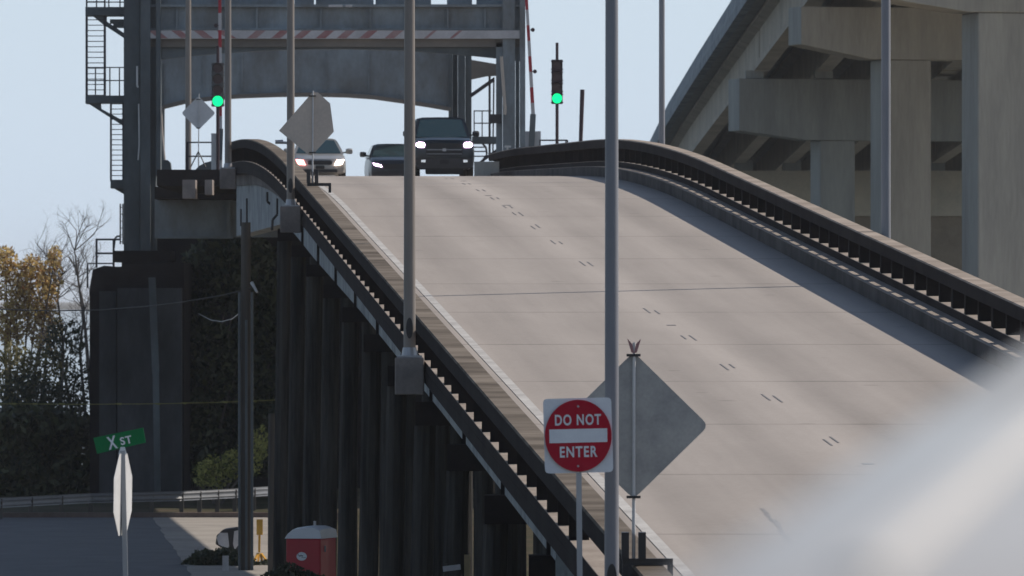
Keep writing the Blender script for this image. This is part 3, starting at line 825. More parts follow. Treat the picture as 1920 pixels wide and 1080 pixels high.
# ------------------------------------------------------------------ warning gates
def gate(label, base_px, arm_pts, Y, lights, cab):
    o = thing('warning_gate', label, 'barrier gate', tuple(W(*base_px, Y)), 'raised red and white warning gates')
    x0, x1, v0, v1 = cab
    MB().pbox(x0, x1, v0, v1, Y + .1, .5).build('cabinet', M['galv'], o)
    (xa, va), (xb, vb_) = arm_pts
    A = W(xa, va, Y); B = W(xb, vb_, Y)
    n = 9
    for k in range(n):
        p, q = A.lerp(B, k / n), A.lerp(B, (k + 1) / n)
        MB().bar(p, q, .13 - .004*k, .05).build('arm_stripe', M['red'] if k % 2 else M['dirty_white'], o)
    MB().bar(W(base_px[0], base_px[1], Y), A.lerp(B, .03), .20, .16).build('mast', M['steel_dark'], o)
    for (x, v) in lights:
        c = W(x, v, Y - .05)
        MB().tube(c + Vector((0, -.05, 0)), c + Vector((0, .05, 0)), .07, .07, 14).bar(c, W(x - 5 if x > 900 else x + 5, v, Y - .03), .03, .03).build('warning_lamp', M['maroon'], o)
    return o
gate('raised red and white barrier arm against the open sky, its concrete-grey cabinet behind the parapet', (996, 282), ((1000, 222), (985, -40)), 276, ((999, 56), (1003, 134)), (985, 1014, 246, 290))
gate('raised red and white barrier arm behind the four-lens signal, mostly hidden by a light pole', (411, 300), ((413, 250), (412, -40)), 272, ((405, 48),), (396, 416, 250, 318))

# ------------------------------------------------------------------ lift tower
Yt, Yf = 288.0, 318.0
tw = thing('lift_tower', 'tall grey steel lift bridge tower with ladders and an arched portal over the road', 'bridge tower', tuple(W(600, 480, Yt + 15)))
def part(name, m, mb, parent=tw, **k): return mb.build(name, M[m] if isinstance(m, str) else m, parent, **k)
def plate(x0, x1, v0, v1, Y, d): return MB().pbox(x0, x1, v0, v1, Y, d)
# near legs: built-up columns with flanges and grooves
lg = plate(232, 262, -160, 492, Yt + .25, 1.2); lg.pbox(263, 282, -160, 492, Yt, 1.3); lg.pbox(282.5, 292, -160, 492, Yt + .35, 1.2); lg.pbox(292.5, 301, -160, 330, Yt, .9)
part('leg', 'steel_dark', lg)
lg = plate(930, 942, 80, 310, Yt + .3, .9); lg.pbox(942.5, 966, -160, 330, Yt + .15, 1.2); lg.pbox(966.5, 974, -160, 330, Yt + .35, 1); lg.pbox(974.5, 985, -160, 330, Yt, 1.3)
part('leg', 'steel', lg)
part('pipe', 'alu_pale', MB().path([W(257, 124, Yt), W(257, 160, Yt), W(259, 164, Yt)], .035))
part('pipe', 'alu_tan', MB().path([W(940, 106, Yt), W(943, 150, Yt), W(947, 205, Yt), W(946, 215, Yt)], .06))
part('pipe', 'alu_pale', MB().path([W(260, 195, Yt), W(261, 270, Yt), W(259, 300, Yt)], .025))
# portal beams
tb = plate(270, 978, 12, 55, Yt + .45, .8); tb.pbox(270, 978, 8, 13, Yt + .2, 1.3); tb.pbox(270, 978, 52.5, 56, Yt + .2, 1.3)
for x in (330, 423, 480, 600, 693, 760, 838, 908): tb.pbox(x, x + 3, 13.2, 52.3, Yt + .3, .149)
part('portal_beam', 'steel', tb)
up = MB()
for a, b in ((262, 545), (552, 588), (592, 700), (704, 808), (838, 885), (893, 985)): up.pbox(a, b, -70, 8, Yt + .8 + (a % 3) * .2, .7)
up.pbox(545, 595, -70, -20, Yt + 1, .5); up.pbox(800, 900, -70, -12, Yt + 1.2, .5)
part('upper_beam', 'steel', up)
part('ledge_plate', 'dirty_white', plate(616, 642, 9, 13.2, Yt + .1, .1).pbox(648, 660, 9, 13.2, Yt + .1, .1))
cbm = part('clearance_beam', 'dirty_white', plate(268, 982, 57, 72, Yt + .05, .25))
def stripe(x, dx, wd=18):
    y = Yt + .046
    MB().slab([W(x, 57.3, y), W(x + wd, 57.3, y), W(x + wd + dx, 71.7, y), W(x + dx, 71.7, y)], (0, .003, 0)).build('stripe', M['faded_red'], cbm)
for x in (278, 321, 363, 406): stripe(x, 19)
for x in (480, 525, 566, 609, 648, 690, 738, 812, 860): stripe(x, -17, 18 if x < 800 else 7)
sb = plate(266, 984, 72.5, 88, Yt + .3, .6)
part('lower_beam', 'steel_tan', sb)
# curved lower edge hanging from the lower beam
n = 24
arcpts = [W(266, 88.3, Yt + .5)] + [W(266 + (984-266)*i/n, 116 - 24*(1 - ((i/n - .5)*2)**2), Yt + .5) for i in range(n + 1)] + [W(984, 88.3, Yt + .5)]
part('curved_bracket_plate', 'steel_dark', MB().slab(arcpts, (0, .4, 0)))
# far portal: arched girder and leg
arch = [(296, 206), (345, 194), (400, 187), (450, 183.5), (520, 181), (590, 180.5), (650, 182), (700, 185.5), (760, 194), (800, 200), (846, 208)]
top = [(846, 90), (296, 90)]
part('arched_girder', 'steel', MB().slab([W(x, v - 7, Yf) for x, v in arch] + [W(x, v, Yf) for x, v in top], (0, .5, 0)))
lip = [W(x, v, Yf - .25) for x, v in arch] + [W(x, v - 6.8, Yf - .25) for x, v in reversed(arch)]
part('girder_flange', 'steel_tan', MB().slab(lip, (0, 1.0, 0)))
rb = MB()
for x in (380, 452, 610, 690, 765): rb.pbox(x, x + 3, 100, 172, Yf - .08, .075)
part('stiffener', 'steel', rb)
fl = plate(841, 848, 95, 320, Yf - .2, 1.2); fl.pbox(848.5, 858, 95, 320, Yf + .1, .8); fl.pbox(858.5, 872, 95, 320, Yf - .25, 1.0); fl.pbox(872.5, 884, 95, 320, Yf, 1.0)
part('leg', 'steel_dark', fl)
fl = plate(300, 307, 120, 320, Yf - .1, 1.0)
part('leg', 'steel_dark', fl)
# bracing, gusset, platforms and rails between the legs at the right
part('gusset', 'steel_tan', MB().slab([W(x, v, Yf - 8) for x, v in ((884, 112), (931, 120), (931, 142), (912, 143), (884, 149))], (0, .3, 0)))
part('brace', 'thin', MB().bar(W(882, 180, Yf - 6), W(926, 149, Yf - 6), .16, .14))
rl = MB()
for x in (889, 904, 918): rl.bar(W(x, 258, Yf - 7), W(x, 208, Yf - 7), .045, .045)
for v in (208, 231): rl.bar(W(888, v, Yf - 7), W(922, v, Yf - 7), .045, .045)
rl.bar(W(918, 300, Yf - 7), W(918, 140, Yf - 7), .09, .09); rl.bar(W(924, 300, Yf - 7), W(926, 145, Yf - 7), .06, .06)
part('handrail', 'thin', rl)
part('walkway', 'steel_dark', plate(885, 932, 256, 269, Yf - 7.2, 1.5))
part('control_box', 'black', plate(920, 940, 214, 231, Yt - .3, .3))
sm = MB()
for i, v in enumerate((276, 284, 293)): sm.bar(W(888, v, Yf - 7), W(912, v, Yf - 7), .05, .05)
sm.path([W(905, 270, Yf - 7), W(911, 276, Yf - 7), W(913, 290, Yf - 7), W(905, 300, Yf - 7)], .04)
sm.bar(W(900, 305, Yf - 7), W(931, 282, Yf - 7), .12, .1)
part('stair_rail', 'thin', sm)
part('bollard', 'alu_pale', plate(950, 953, 275, 290, Yt - 4, .1).pbox(946, 958, 273, 276.5, Yt - 4.05, .2))
# side stair at the left leg
def ladder(x0, x1, v0, v1, step, Y, rail=.07):
    m = MB()
    for x in (x0, x1): m.bar(W(x, v1, Y), W(x, v0, Y), rail, rail)
    v = v0 + step * .5
    while v < v1 - 2:
        m.bar(W(x0, v, Y), W(x1, v, Y), .035, .03); v += step
    return m
Yl = Yt + .8
part('ladder', 'thin', ladder(162.5, 196.5, 22, 182, 10.1, Yl, .085))
part('ladder', 'thin', ladder(208, 231, 190, 340, 9.6, Yl, .07))
part('ladder', 'thin', ladder(162.5, 196.5, -60, 14, 14, Yl + .3, .06))
part('ladder', 'thin', ladder(225.5, 230.5, 382, 458, 13, Yl, .05))
for pts in (((160, 13), (250, 13), (250, 29), (160, 29)), ((160, 179), (250, 179), (250, 192), (160, 194)), ((207, 337), (245, 337), (245, 353), (207, 353))):
    part('landing', 'steel_dark', MB().slab([W(x, v, Yl - .2) for x, v in pts], (0, 1.4, 0)))
part('landing_bracket', 'steel_dark', MB().slab([W(x, v, Yl) for x, v in ((172, 28.6), (200, 28.6), (200, 40), (252, 75), (250, 83), (192, 45))], (0, .2, 0)))
part('landing_bracket', 'steel_dark', MB().slab([W(x, v, Yl) for x, v in ((163, 192.8), (189, 192.8), (190, 204), (236, 229), (234, 238))], (0, .2, 0)))
part('landing_bracket', 'steel_dark', MB().slab([W(x, v, Yl) for x, v in ((212, 352.6), (240, 352.6), (246, 375), (232, 364))], (0, .2, 0)))
hr = MB()
for v in (126.5, 151): hr.bar(W(163, v, Yl - .15), W(232, v, Yl - .15), .04, .04)
for x in (179, 206, 224): hr.bar(W(x, 181, Yl - .15), W(x, 126, Yl - .15), .045, .045)
part('handrail', 'thin', hr)
hr = MB()
for v in (-14, 4): hr.bar(W(163, v, Yl - .15), W(232, v, Yl - .15), .04, .04)
for x in (181, 204, 225): hr.bar(W(x, 13, Yl - .15), W(x, -14, Yl - .15), .045, .045)
part('handrail', 'thin', hr)
part('motor_housing', 'steel_dark', plate(206, 232, 36, 44, Yl, .5).pbox(212, 231, 44.2, 52, Yl, .4))
# below the deck
cg = plate(290, 436, 374, 446, Yt - 9, .4); cg.pbox(290, 436, 443, 447, Yt - 9.3, 1.0); cg.pbox(425, 432, 375, 442, Yt - 9.15, .149)
cg.pbox(436.5, 540, 376, 445, Yt - 8.9, .3)
part('cross_girder', 'steel', cg)
part('cross_girder_ledge', 'dark_conc', plate(290, 470, 350, 373, Yt - 12, 5).pbox(330, 420, 335, 349.5, Yt - 11, 4))
plt = MB().pbox(294, 442, 318, 349, Yt - 32, 18)
part('gate_platform', 'dark_conc', plt)
for x0, x1, v0, v1 in ((342, 366, 337, 372), (384, 398, 337, 365), (446, 520, 350, 366)):
    part('platform_bracket', 'ped_conc', plate(x0, x1, v0, v1, Yt - 34, 1.5))
part('machine_cover', 'steel_dark', MB().slab([W(x, v, Yt - 6) for x, v in ((304, 322), (304, 306), (308, 300), (314, 300), (319, 305), (321, 322))], (0, .8, 0)))
part('machine_cover', 'steel_dark', MB().slab([W(x, v, Yt - 12) for x, v in ((363, 322), (372, 312), (384, 305), (396, 302), (396, 322))], (0, .8, 0)))
pr = MB()
for x in (350, 352): pr.bar(W(x, 320, Yt - 14), W(x, 266, Yt - 14), .06, .06)
for v in (267, 293): pr.bar(W(349, v, Yt - 14), W(400, v, Yt - 14), .05, .05)
pr.bar(W(398, 320, Yt - 14), W(398, 265, Yt - 14), .06, .06)
part('handrail', 'thin', pr)
pr = MB()
for v in (263,): pr.bar(W(1012, v, Yt - 18), W(1064, v, Yt - 18), .05, .05)
for x in (1012.5, 1061, 1064): pr.bar(W(x, 300, Yt - 18), W(x, 263, Yt - 18), .05, .05)
part('handrail', 'thin', pr)
part('cable_sag', 'alu_tan', MB().path([W(302, 200, Yt), W(304, 250, Yt), W(309, 300, Yt)], .04))
# the pier it stands on
pv = thing('tower_pier', 'dark stained concrete pier under the tower leg, with a pale block on its face', 'bridge pier', tuple(W(255, 960, Yt)))
pm = MB().pbox(228, 345, 492, 960, Yt - .6, 7); pm.pbox(196, 228, 500, 960, Yt - .5, 7)
pm.slab([W(x, v, Yt - .4) for x, v in ((168, 540), (174, 505), (196, 498), (196, 960), (168, 960))], (0, 6, 0))
part('shaft', 'dark_conc', pm, pv)
part('face_block', 'pier_conc', plate(220, 340, 540, 960, Yt - 1.4, .78), pv)
part('face_block', 'pier_conc', plate(186, 218, 546, 960, Yt - 1.1, .5), pv)
part('bearing_step', 'dark_conc', plate(212, 320, 470, 491.5, Yt - .3, 4), pv)
pr = MB()
for x in (181, 213): pr.bar(W(x, 502, Yt + 1), W(x, 448, Yt + 1), .075, .075)
for v in (449, 475): pr.bar(W(180, v, Yt + 1), W(226, v, Yt + 1), .07, .07)
pr.bar(W(164, 494, Yt + 1), W(213, 494, Yt + 1), .05, .05); pr.bar(W(164, 540, Yt + 1), W(164, 494, Yt + 1), .06, .06)
pr.path([W(213, 470, Yt + 1), W(216, 446, Yt + 1), W(222, 442, Yt + 1), W(227, 446, Yt + 1)], .035)
part('handrail', 'thin', pr, pv)
part('web_wall', 'dark_conc', plate(285, 960, 436, 960, Yt + 14, 3), pv)
# second steel truss post bits under the deck
part('strut', 'steel_dark', MB().bar(W(285, 520, Yt - 2), W(292, 700, Yt - 2), .25, .2).bar(W(292, 700, Yt - 2), W(296, 955, Yt - 2), .22, .2), pv)

# concrete barrier at the tower, roadside
cbx = thing('concrete_barrier', 'short pale concrete barrier at the roadside beside the pickup', 'barrier', tuple(W(912, 335, 274)))
a = W(889, 340, 274); b = W(936, 303, 274)
MB().rings([[Vector((a.x + (b.x-a.x)*t, 274 + dy, z)) for dy, z in ((-.25, a.z-.3), (-.12, a.z + .35), (-.08, b.z), (.08, b.z), (.12, a.z+.35), (.25, a.z-.3))] for t in (0, 1)]).build('wall', M['new_conc'], cbx)

# ------------------------------------------------------------------ new bridge
nb = thing('concrete_bridge', 'high new concrete bridge on broad pier columns behind the ramp', 'bridge', (16, 395, 0))
prof = [(286, 13.9, 26.5), (294, 13.6, 26.2), (349, 11.9, 24.1), (395, 10.84, 22.2), (445, 10.1, 20.7), (500, 9.6, 19.4), (577, 9.6, 18.2), (640, 10.0, 17.5)]
def dk(off, dz): return [Vector((x + off, y, z + dz)) for y, x, z in prof]
def nsweep(pr_): return MB().rings([[Vector((x + a, y, z + b)) for a, b in pr_] for y, x, z in prof])
nsweep([(.42, 0), (.18, 0), (.05, -.75), (.0, -1.0), (.0, -1.45), (.42, -1.45)]).build('parapet', M['pale_conc'], nb)
nsweep([(.421, -1.1), (27, -1.1), (27, -1.4), (.421, -1.4)]).build('deck', M['new_conc'], nb)
for off in (1.5, 4.6, 7.7, 10.8, 13.9, 17.0, 20.1, 23.2):
    # girders stop short of each pier so the ends can be seen
    cuts = [286, 349, 395, 500, 640]
    for a, b in zip(cuts, cuts[1:]):
        def at(y):
            for p, q in zip(prof, prof[1:]):
                if p[0] <= y <= q[0]:
                    t = (y - p[0]) / (q[0] - p[0]); return p[1] + (q[1]-p[1])*t, p[2] + (q[2]-p[2])*t
            return prof[-1][1], prof[-1][2]
        mb = MB()
        pr_ = [(-.55, -1.405), (.55, -1.405), (.55, -1.6), (.12, -1.75), (.12, -3.3), (.38, -3.5), (.38, -3.78), (-.38, -3.78), (-.38, -3.5), (-.12, -3.3), (-.12, -1.75), (-.55, -1.6)]
        rr = []
        for y in (a + .35, (a + b) / 2, b - .35):
            x, z = at(y)
            rr.append([Vector((x + off + p, y, z + q)) for p, q in pr_])
        mb.rings(rr).build('girder', M['girder_conc'], nb)
def pier(Y, x_end, v_top, v_end, v_col, col0, col1, x_right, rot, depth=1.9, taper_x=None, mat_=None, vfoot=None, side=None, cx=None):
    """cap beam with a tapered cantilever end on rectangular columns, skewed by rot"""
    mt = mat_ or M['new_conc']
    A = W(x_end, v_top, Y)
    def rotp(p):
        d = Vector((p.x - A.x, p.y - Y, 0)); d.rotate(Matrix.Rotation(rot, 3, 'Z'))
        return Vector((A.x + d.x, Y + d.y, p.z))
    tx = taper_x or col0
    pts = [W(x_end, v_top, Y), W(x_end, v_end, Y), W(tx, v_col, Y), W(x_right, v_col, Y), W(x_right, v_top, Y)]
    m = MB().slab(pts, (0, depth, 0)); m.v = [rotp(p) for p in m.v]
    m.build('pier_cap', mt, nb, bevel=.03)
    for c0, c1 in ((col0, col1),) + ((cx,) if cx else ()):
        p0, p1 = W(c0, v_col, Y), W(c1, v_col, Y)
        m = MB().box(p0.x, p1.x, Y + .12, Y + depth - .12, -4, p0.z - .003); m.v = [rotp(p) for p in m.v]
        m.build('column', mt, nb, bevel=.06)
pier(395, 1386, 147, 245, 262, 1546, 1615, 2300, R(15), cx=(2050, 2120), taper_x=1520)
pier(349, 1502, 12, 83, 110, 1662, 1760, 2500, R(15), cx=(2150, 2240), taper_x=1640)
pier(294, 1560, -120, -20, 20, 1850, 2010, 2700, R(15), depth=2.2, cx=(2400, 2550), taper_x=1830)
# far pier seen between the columns: broad wall under its cap
Yb = 500
tanc = mat('tan_pier_concrete', (.68, .575, .43), .85, scale=.5, c2=(.54, .465, .355))  # lighter tan than the nearer piers, warm bounced light put into colour
MB().pbox(1255, 2000, 320, 405, Yb, 2).build('pier_cap', tanc, nb)
MB().pbox(1300, 1960, 405.3, 640, Yb + .4, 1.2).build('column', mat('brown_pier_wall', (.36, .28, .20), .9, scale=.4, c2=(.27, .21, .155)), nb)
for x in (1305, 1395, 1485, 1575, 1665, 1755, 1845):
    MB().pbox(x - 17, x + 17, 300, 319.7, Yb + .1, 1.4).build('bearing_block', M['new_conc'], nb)
for x in (1415, 1545, 1680): MB().pbox(x - 17, x + 17, 132, 146.6, 395.6, 1.2).build('bearing_block', M['new_conc'], nb)

# ------------------------------------------------------------------ vegetation
def leafcloud(mb, blobs, n, size):
    tot = sum(b[1].x * b[1].y * b[1].z for b in blobs)
    for c, r in blobs:
        k = int(n * (r.x*r.y*r.z) / tot) + 5
        for _ in range(k):
            while True:
                q = Vector((random.uniform(-1, 1), random.uniform(-1, 1), random.uniform(-1, 1)))
                if .15 < q.length < 1: break
            p = c + Vector((q.x*r.x, q.y*r.y, q.z*r.z))
            s = size * random.uniform(.5, 1.4)
            d = Vector((random.gauss(0, 1), random.gauss(0, 1), random.gauss(0, .7))).normalized()
            e = d.orthogonal().normalized(); e.rotate(Matrix.Rotation(random.uniform(0, 6.3), 3, d)); f = d.cross(e)
            mb.add([p - e*s, p - f*s*.45, p + e*s, p + f*s*.45], [(0, 1, 2, 3)])
def branch(mb, p, d, ln, r, depth, spread=.55, tips=None, up=.15):
    n = 3
    q = p
    for i in range(n):
        d = (d + Vector((random.gauss(0, .10), random.gauss(0, .10), random.gauss(0, .05) + up*.15))).normalized()
        q2 = q + d * (ln / n)
        mb.tube(q, q2, r * (1 - .3*i/n), r * (1 - .3*(i+1)/n), 5 if depth > 1 else 3, cap=False)
        q = q2
        if depth > 0 and i >= 1:
            for _ in range(random.choice((1, 1, 2))):
                a = Vector((random.gauss(0, 1), random.gauss(0, 1), random.gauss(.2, .5))).normalized()
                branch(mb, q, (d*(1-spread) + a*spread).normalized(), ln * random.uniform(.5, .75), r * .55, depth - 1, spread, tips, up)
    if tips is not None: tips.append(q)

def bare_tree(label, pts, r, seedv, ln=1.4, depth=3):
    random.seed(seedv)
    o = thing('bare_tree', label, 'tree', tuple(pts[0]), 'bare trees by the river')
    mb = MB()
    for i, (a, b) in enumerate(zip(pts, pts[1:])):
        mb.tube(a, b, r * (1 - .2*i), r * (1 - .2*(i+1)), 6, cap=False)
    mb.build('trunk', M['bark'], o, smooth=True)
    cr = MB()
    for p in pts[2:]:
        for _ in range(5):
            d = Vector((random.gauss(0, .6), random.gauss(0, .5), random.uniform(.3, 1))).normalized()
            branch(cr, p, d, ln * random.uniform(.7, 1.1), r * .22, depth, .5)
    cr.build('crown', M['bark'], o)
    return o
def pp(*xs, Y): return [W(x, v, Y) for x, v in xs]
bare_tree('bare twiggy tree taller than its neighbours, beside the tower pier', pp((178, 960), (172, 760), (160, 620), (146, 520), (140, 470), Y=312), .11, 3, .95, 4)
bare_tree('bare dark tree low between the yellow bush and the pier', pp((150, 960), (140, 800), (120, 700), (100, 650), Y=309), .09, 5, 1.1, 3)
bare_tree('bare tree growing through the yellow autumn bush', pp((20, 960), (14, 760), (10, 640), (26, 570), Y=316), .10, 8, 1.2, 3)

bare_tree('bare tree leaning right against the tower pier, its twigs below the handrail', pp((166, 960), (160, 780), (150, 660), (158, 580), (150, 540), Y=308), .09, 21, 1.0, 3)
bare_tree('low bare tree in the gap between the yellow tree and the tallest bare tree', pp((118, 960), (112, 760), (118, 640), (108, 560), (112, 520), Y=314), .09, 23, 1.1, 3)
bare_tree('bare tree with a grey haze of twigs just behind the rusty crown', pp((76, 960), (80, 760), (90, 620), (98, 540), (104, 500), Y=318), .09, 29, 1.1, 3)
leaf_dark = leaf_mat("leaves_dark", (.018, .024, .012), (.045, .055, .022), .15)
leaf_olive = leaf_mat("leaves_olive", (.08, .08, .03), (.27, .23, .09), .4)
leaf_gold = leaf_mat("leaves_gold", (.22, .10, .045), (.78, .60, .22), .5)
leaf_lit = leaf_mat("leaves_yellow_green", (.14, .16, .04), (.50, .46, .14), .45)
leaf_ivy = leaf_mat("leaves_ivy", (.012, .018, .009), (.085, .095, .04), .15)

def bush(name, label, cat, Y, blobs, n, size, m, trunk=None, group=None, seedv=1):
    random.seed(seedv)
    bl = []
    for x, v, rx, rv in blobs:
        s = F / Y
        bl.append((W(x, v, Y + random.uniform(-.8, .8)), Vector((rx / s, max(.6, .7 * rx / s), rv / s))))
    foot = W(blobs[0][0], 968, Y); foot.z = 0
    o = thing(name, label, cat, tuple(foot), group)
    mb = MB(); leafcloud(mb, bl, n, size); mb.build('crown', m, o)
    tr = MB()
    for c, r in bl:
        tr.tube(foot + Vector((random.uniform(-.2, .2), 0, 0)), c, .06, .025, 5, cap=False)
        for _ in range(4):
            e = c + Vector((random.uniform(-.8, .8)*r.x, random.uniform(-.5, .5)*r.y, random.uniform(-.2, .95)*r.z))
            tr.tube(c, e, .025, .008, 4, cap=False)
    tr.build('trunk', M['bark'], o)
    return o
bush('autumn_tree', 'small tree with yellow and rust autumn leaves at the edge of the view', 'tree', 313,
     [(30, 540, 34, 50), (70, 560, 42, 48), (95, 520, 26, 40), (20, 610, 40, 44), (85, 620, 36, 42), (10, 490, 26, 30), (103, 480, 14, 22), (60, 500, 24, 24)], 6500, .085, leaf_gold, seedv=11)
bush('olive_shrub', 'olive green shrub below the yellow tree, thin enough to see sky through', 'shrub', 306,
     [(30, 700, 50, 60), (15, 760, 40, 50), (90, 690, 40, 40)], 2200, .10, leaf_olive, seedv=12)
bush('dark_shrub', 'dark scraggly shrub between the yellow tree and the pier, sky gaps in it', 'shrub', 303,
     [(120, 640, 40, 46), (140, 720, 40, 50), (100, 760, 60, 36), (60, 800, 70, 40), (150, 790, 40, 40), (60, 740, 60, 40)], 4200, .10, leaf_dark, seedv=13)
bush('dark_hedge', 'dense dark hedge behind the guardrail, below the bare trees', 'hedge', 292,
     [(0, 850, 80, 85), (80, 870, 80, 85), (150, 880, 70, 90), (-60, 850, 80, 100), (40, 900, 120, 60), (200, 900, 60, 60), (130, 930, 160, 40), (20, 940, 120, 40), (40, 800, 120, 40), (120, 810, 70, 40)], 14000, .19, leaf_ivy, seedv=14)
bush('ivy_thicket', 'tall dark ivy thicket beside the pier beneath the deck', 'thicket', 294,
     [(370, 540, 40, 80), (430, 520, 50, 70), (480, 560, 50, 90), (390, 680, 50, 100), (460, 700, 60, 100), (370, 820, 40, 90), (430, 840, 50, 90), (500, 800, 60, 100), (540, 620, 50, 120), (560, 780, 50, 120), (400, 480, 50, 34), (460, 480, 60, 40)], 14000, .17, leaf_ivy, seedv=15)
bush('sunlit_shrub', 'yellow green shrub catching the sun behind the guardrail and the utility pole', 'shrub', 279,
     [(405, 885, 36, 34), (440, 870, 30, 30), (470, 850, 26, 46), (492, 830, 16, 34), (385, 890, 24, 28)], 1700, .08, leaf_lit, seedv=16)
bush('verge_bush', 'low dark bush at the kerb in the bottom corner of the sunlit street', 'bush', 212,
     [(385, 1050, 32, 20), (420, 1046, 30, 20), (362, 1062, 26, 16), (450, 1054, 30, 20), (400, 1068, 60, 22), (430, 1066, 90, 16), (505, 1066, 44, 16)], 9000, .07, leaf_dark, seedv=17)

bush('weed_clump', 'dark weed clump hiding the foot of the red portable toilet', 'weeds', 158,
     [(540, 1082, 34, 26), (570, 1092, 40, 22), (512, 1092, 30, 22), (604, 1098, 30, 18)], 2600, .06, leaf_dark, seedv=18)
random.seed(31)
brs = thing('brush_light_screen', 'added dark brush screening light on the far side beneath the ramp, behind the pile rows', 'brush', tuple(P(10.2, -8, 150)))  # added leafy screen, hides light slivers showing between the piles
bl = []
for i in range(26):
    Y = 112 + i * 3.4
    p = P(10.3, 0, Y); top = zr(Y) - .9; bot = zt(p.x, Y)
    bl.append((Vector((p.x, Y, (top + bot) / 2)), Vector((.8, 2.6, max(.5, (top - bot) / 2 + .3)))))
mb = MB(); leafcloud(mb, bl, 15000, .22); mb.build('crown', leaf_ivy, brs)
tr = MB()
for c, r in bl: tr.tube((c.x, c.y, zt(c.x, c.y) - .2), c, .07, .03, 5)
tr.build('trunk', M['bark'], brs)
# ------------------------------------------------------------------ street-side things
gr = thing('guardrail', 'long galvanised guardrail along the far side of the street', 'guardrail', (-14, 262, 0))
gp = [(-150, 951), (0, 943), (170, 934), (340, 930), (440, 925), (545, 918)]
def gpt(x, v):
    s = (v - 560) / 6.55; Y = F / s
    return W(x, v, Y)
gl = [gpt(*p) for p in gp]
mb = MB()
prof_w = [(-.02, -.16), (.0, -.13), (-.07, -.08), (0.0, -.02), (0.0, .02), (-.07, .08), (0.0, .13), (-.02, .16), (.02, .16), (.04, 0), (.02, -.16)]
mb.rings([[p + Vector((0, a, b)) for a, b in prof_w] for p in gl])
mb.build('rail', mat('dull_rail_steel', (.17, .175, .19), .4, scale=.6, c2=(.12, .125, .135)), gr)
for i in range(16):
    t = i / 15 * (len(gl) - 1.001); k = int(t); p = gl[k].lerp(gl[k+1], t - k)
    MB().box(p.x-.07, p.x+.07, p.y+.05, p.y+.2, -.2, p.z+.12).build('post', M['wood'], gr)

def utility(label, x, vt, Y, r, name='utility_pole'):
    b = W(x, 1090, Y); b.z = 0
    o = thing(name, label, 'pole', tuple(b))
    MB().tube((b.x, Y, -.3), W(x, vt, Y), r, r * .86, 12).build('shaft', M['wood'], o, smooth=True)
    return o
up1 = utility('grey wooden utility pole with conduits, the tall one beside the yellow pedestal', 461, 417, 208, .145)
for dx in (-12, 1, 11.5):
    s = F / 208
    MB().tube((W(461 + dx, 0, 207.8).x, 207.85, 0), W(461 + dx, 548 if dx != 1 else 600, 207.85), .035, None, 8).build('conduit', M['steel_dark'], up1, smooth=True)
MB().tube(W(472, 530, 207.9), W(482, 548, 207.7), .05, .03).build('insulator', M['alu_pale'], up1)
utility('short dark wooden post between the utility pole and the red toilet', 509, 775, 205, .10, 'wooden_post')

# yellow pedestal with splayed legs
yp = thing('yellow_pedestal', 'yellow box on a stem over a fan of splayed yellow feet', 'pedestal', tuple(W(487, 1058, 214)))
MB().pbox(481, 492.5, 974, 1003, 214, .18).build('box', M['yellow'], yp, bevel=.01)
MB().bar(W(486, 1036, 214.1), W(486.5, 1003.3, 214.1), .06, .06).build('stem', M['yellow'], yp)
for dx, dv in ((-9, 16), (-2, 22), (7, 23), (14, 16)):
    MB().bar(W(486 + dx*.3, 1038, 214.1), W(486 + dx, 1036 + dv, 213.8), .05, .04).build('foot', M['yellow'], yp)
# portable toilet
Yo = 168.0
po = thing('portable_toilet', 'red portable toilet with a rounded white roof under the trestle', 'portable toilet', tuple(W(575, 1190, Yo)))
ang = R(24)
s = F / Yo
wd, dp = .74, .90
c0 = W(536, 1010, Yo); ca, sa = math.cos(R(-10)), math.sin(R(-10))
exv = Vector((math.cos(R(-8)), math.sin(R(-8)), 0)); eyv = Vector((math.sin(R(8)) + .18, math.cos(R(8)), 0)).normalized()
def tp(a, b, z): return Vector((c0.x, c0.y, 0)) + exv * a + eyv * b + Vector((0, 0, z))
zt0 = c0.z; zb0 = zt0 - 2.05
MB().hexa([tp(0, 0, zb0), tp(wd, 0, zb0), tp(wd, 1.0, zb0), tp(0, 1.0, zb0)], [tp(0, 0, zt0), tp(wd, 0, zt0), tp(wd, 1.0, zt0), tp(0, 1.0, zt0)]).build('cabin', M['plastic_red'], po, bevel=.03)
rr = []
for b in (-.02, .25, .75, 1.02):
    h = {-.02: .0, .25: .03, .75: .03, 1.02: 0}[b]
    rr.append([tp(a, b, zt0 + z + (h if z > .05 else 0)) for a, z in ((-.02, .003), (.04, .10), (.15, .19), (.37, .23), (.59, .23), (.73, .17), (.765, .003))])
MB().rings(rr).build('roof', M['plastic_white'], po, smooth=True)
MB().tube(tp(.45, .5, zt0 + .2), tp(.45, .5, zt0 + .36), .028).build('vent_pipe', M['galv'], po)
ov = [tp(.34, -.012, zt0 - .37) + exv*(.11*math.cos(t)) + Vector((0, 0, .09*math.sin(t))) for t in [2*math.pi*i/24 for i in range(24)]]
lg_ = MB().slab(ov, (0, .008, 0)).build('oval_emblem', M['plastic_white'], po)
em = MB()
for a, z, w_, h_ in ((.26, .012, .012, .05), (.285, .0, .03, .02), (.32, .0, .02, .03), (.35, -.002, .02, .025), (.34, -.03, .09, .008)):
    em.slab([tp(a, -.018, zt0 - .37 + z), tp(a + w_, -.018, zt0 - .37 + z), tp(a + w_, -.018, zt0 - .37 + z + h_), tp(a, -.018, zt0 - .37 + z + h_)], (0, .004, 0))
em.build('emblem_mark', M['black'], lg_)
MB().bar(tp(wd + .012, .25, zt0 - .15), tp(wd + .012, .25, zt0 - .28), .03, .03).build('latch', M['galv'], po)
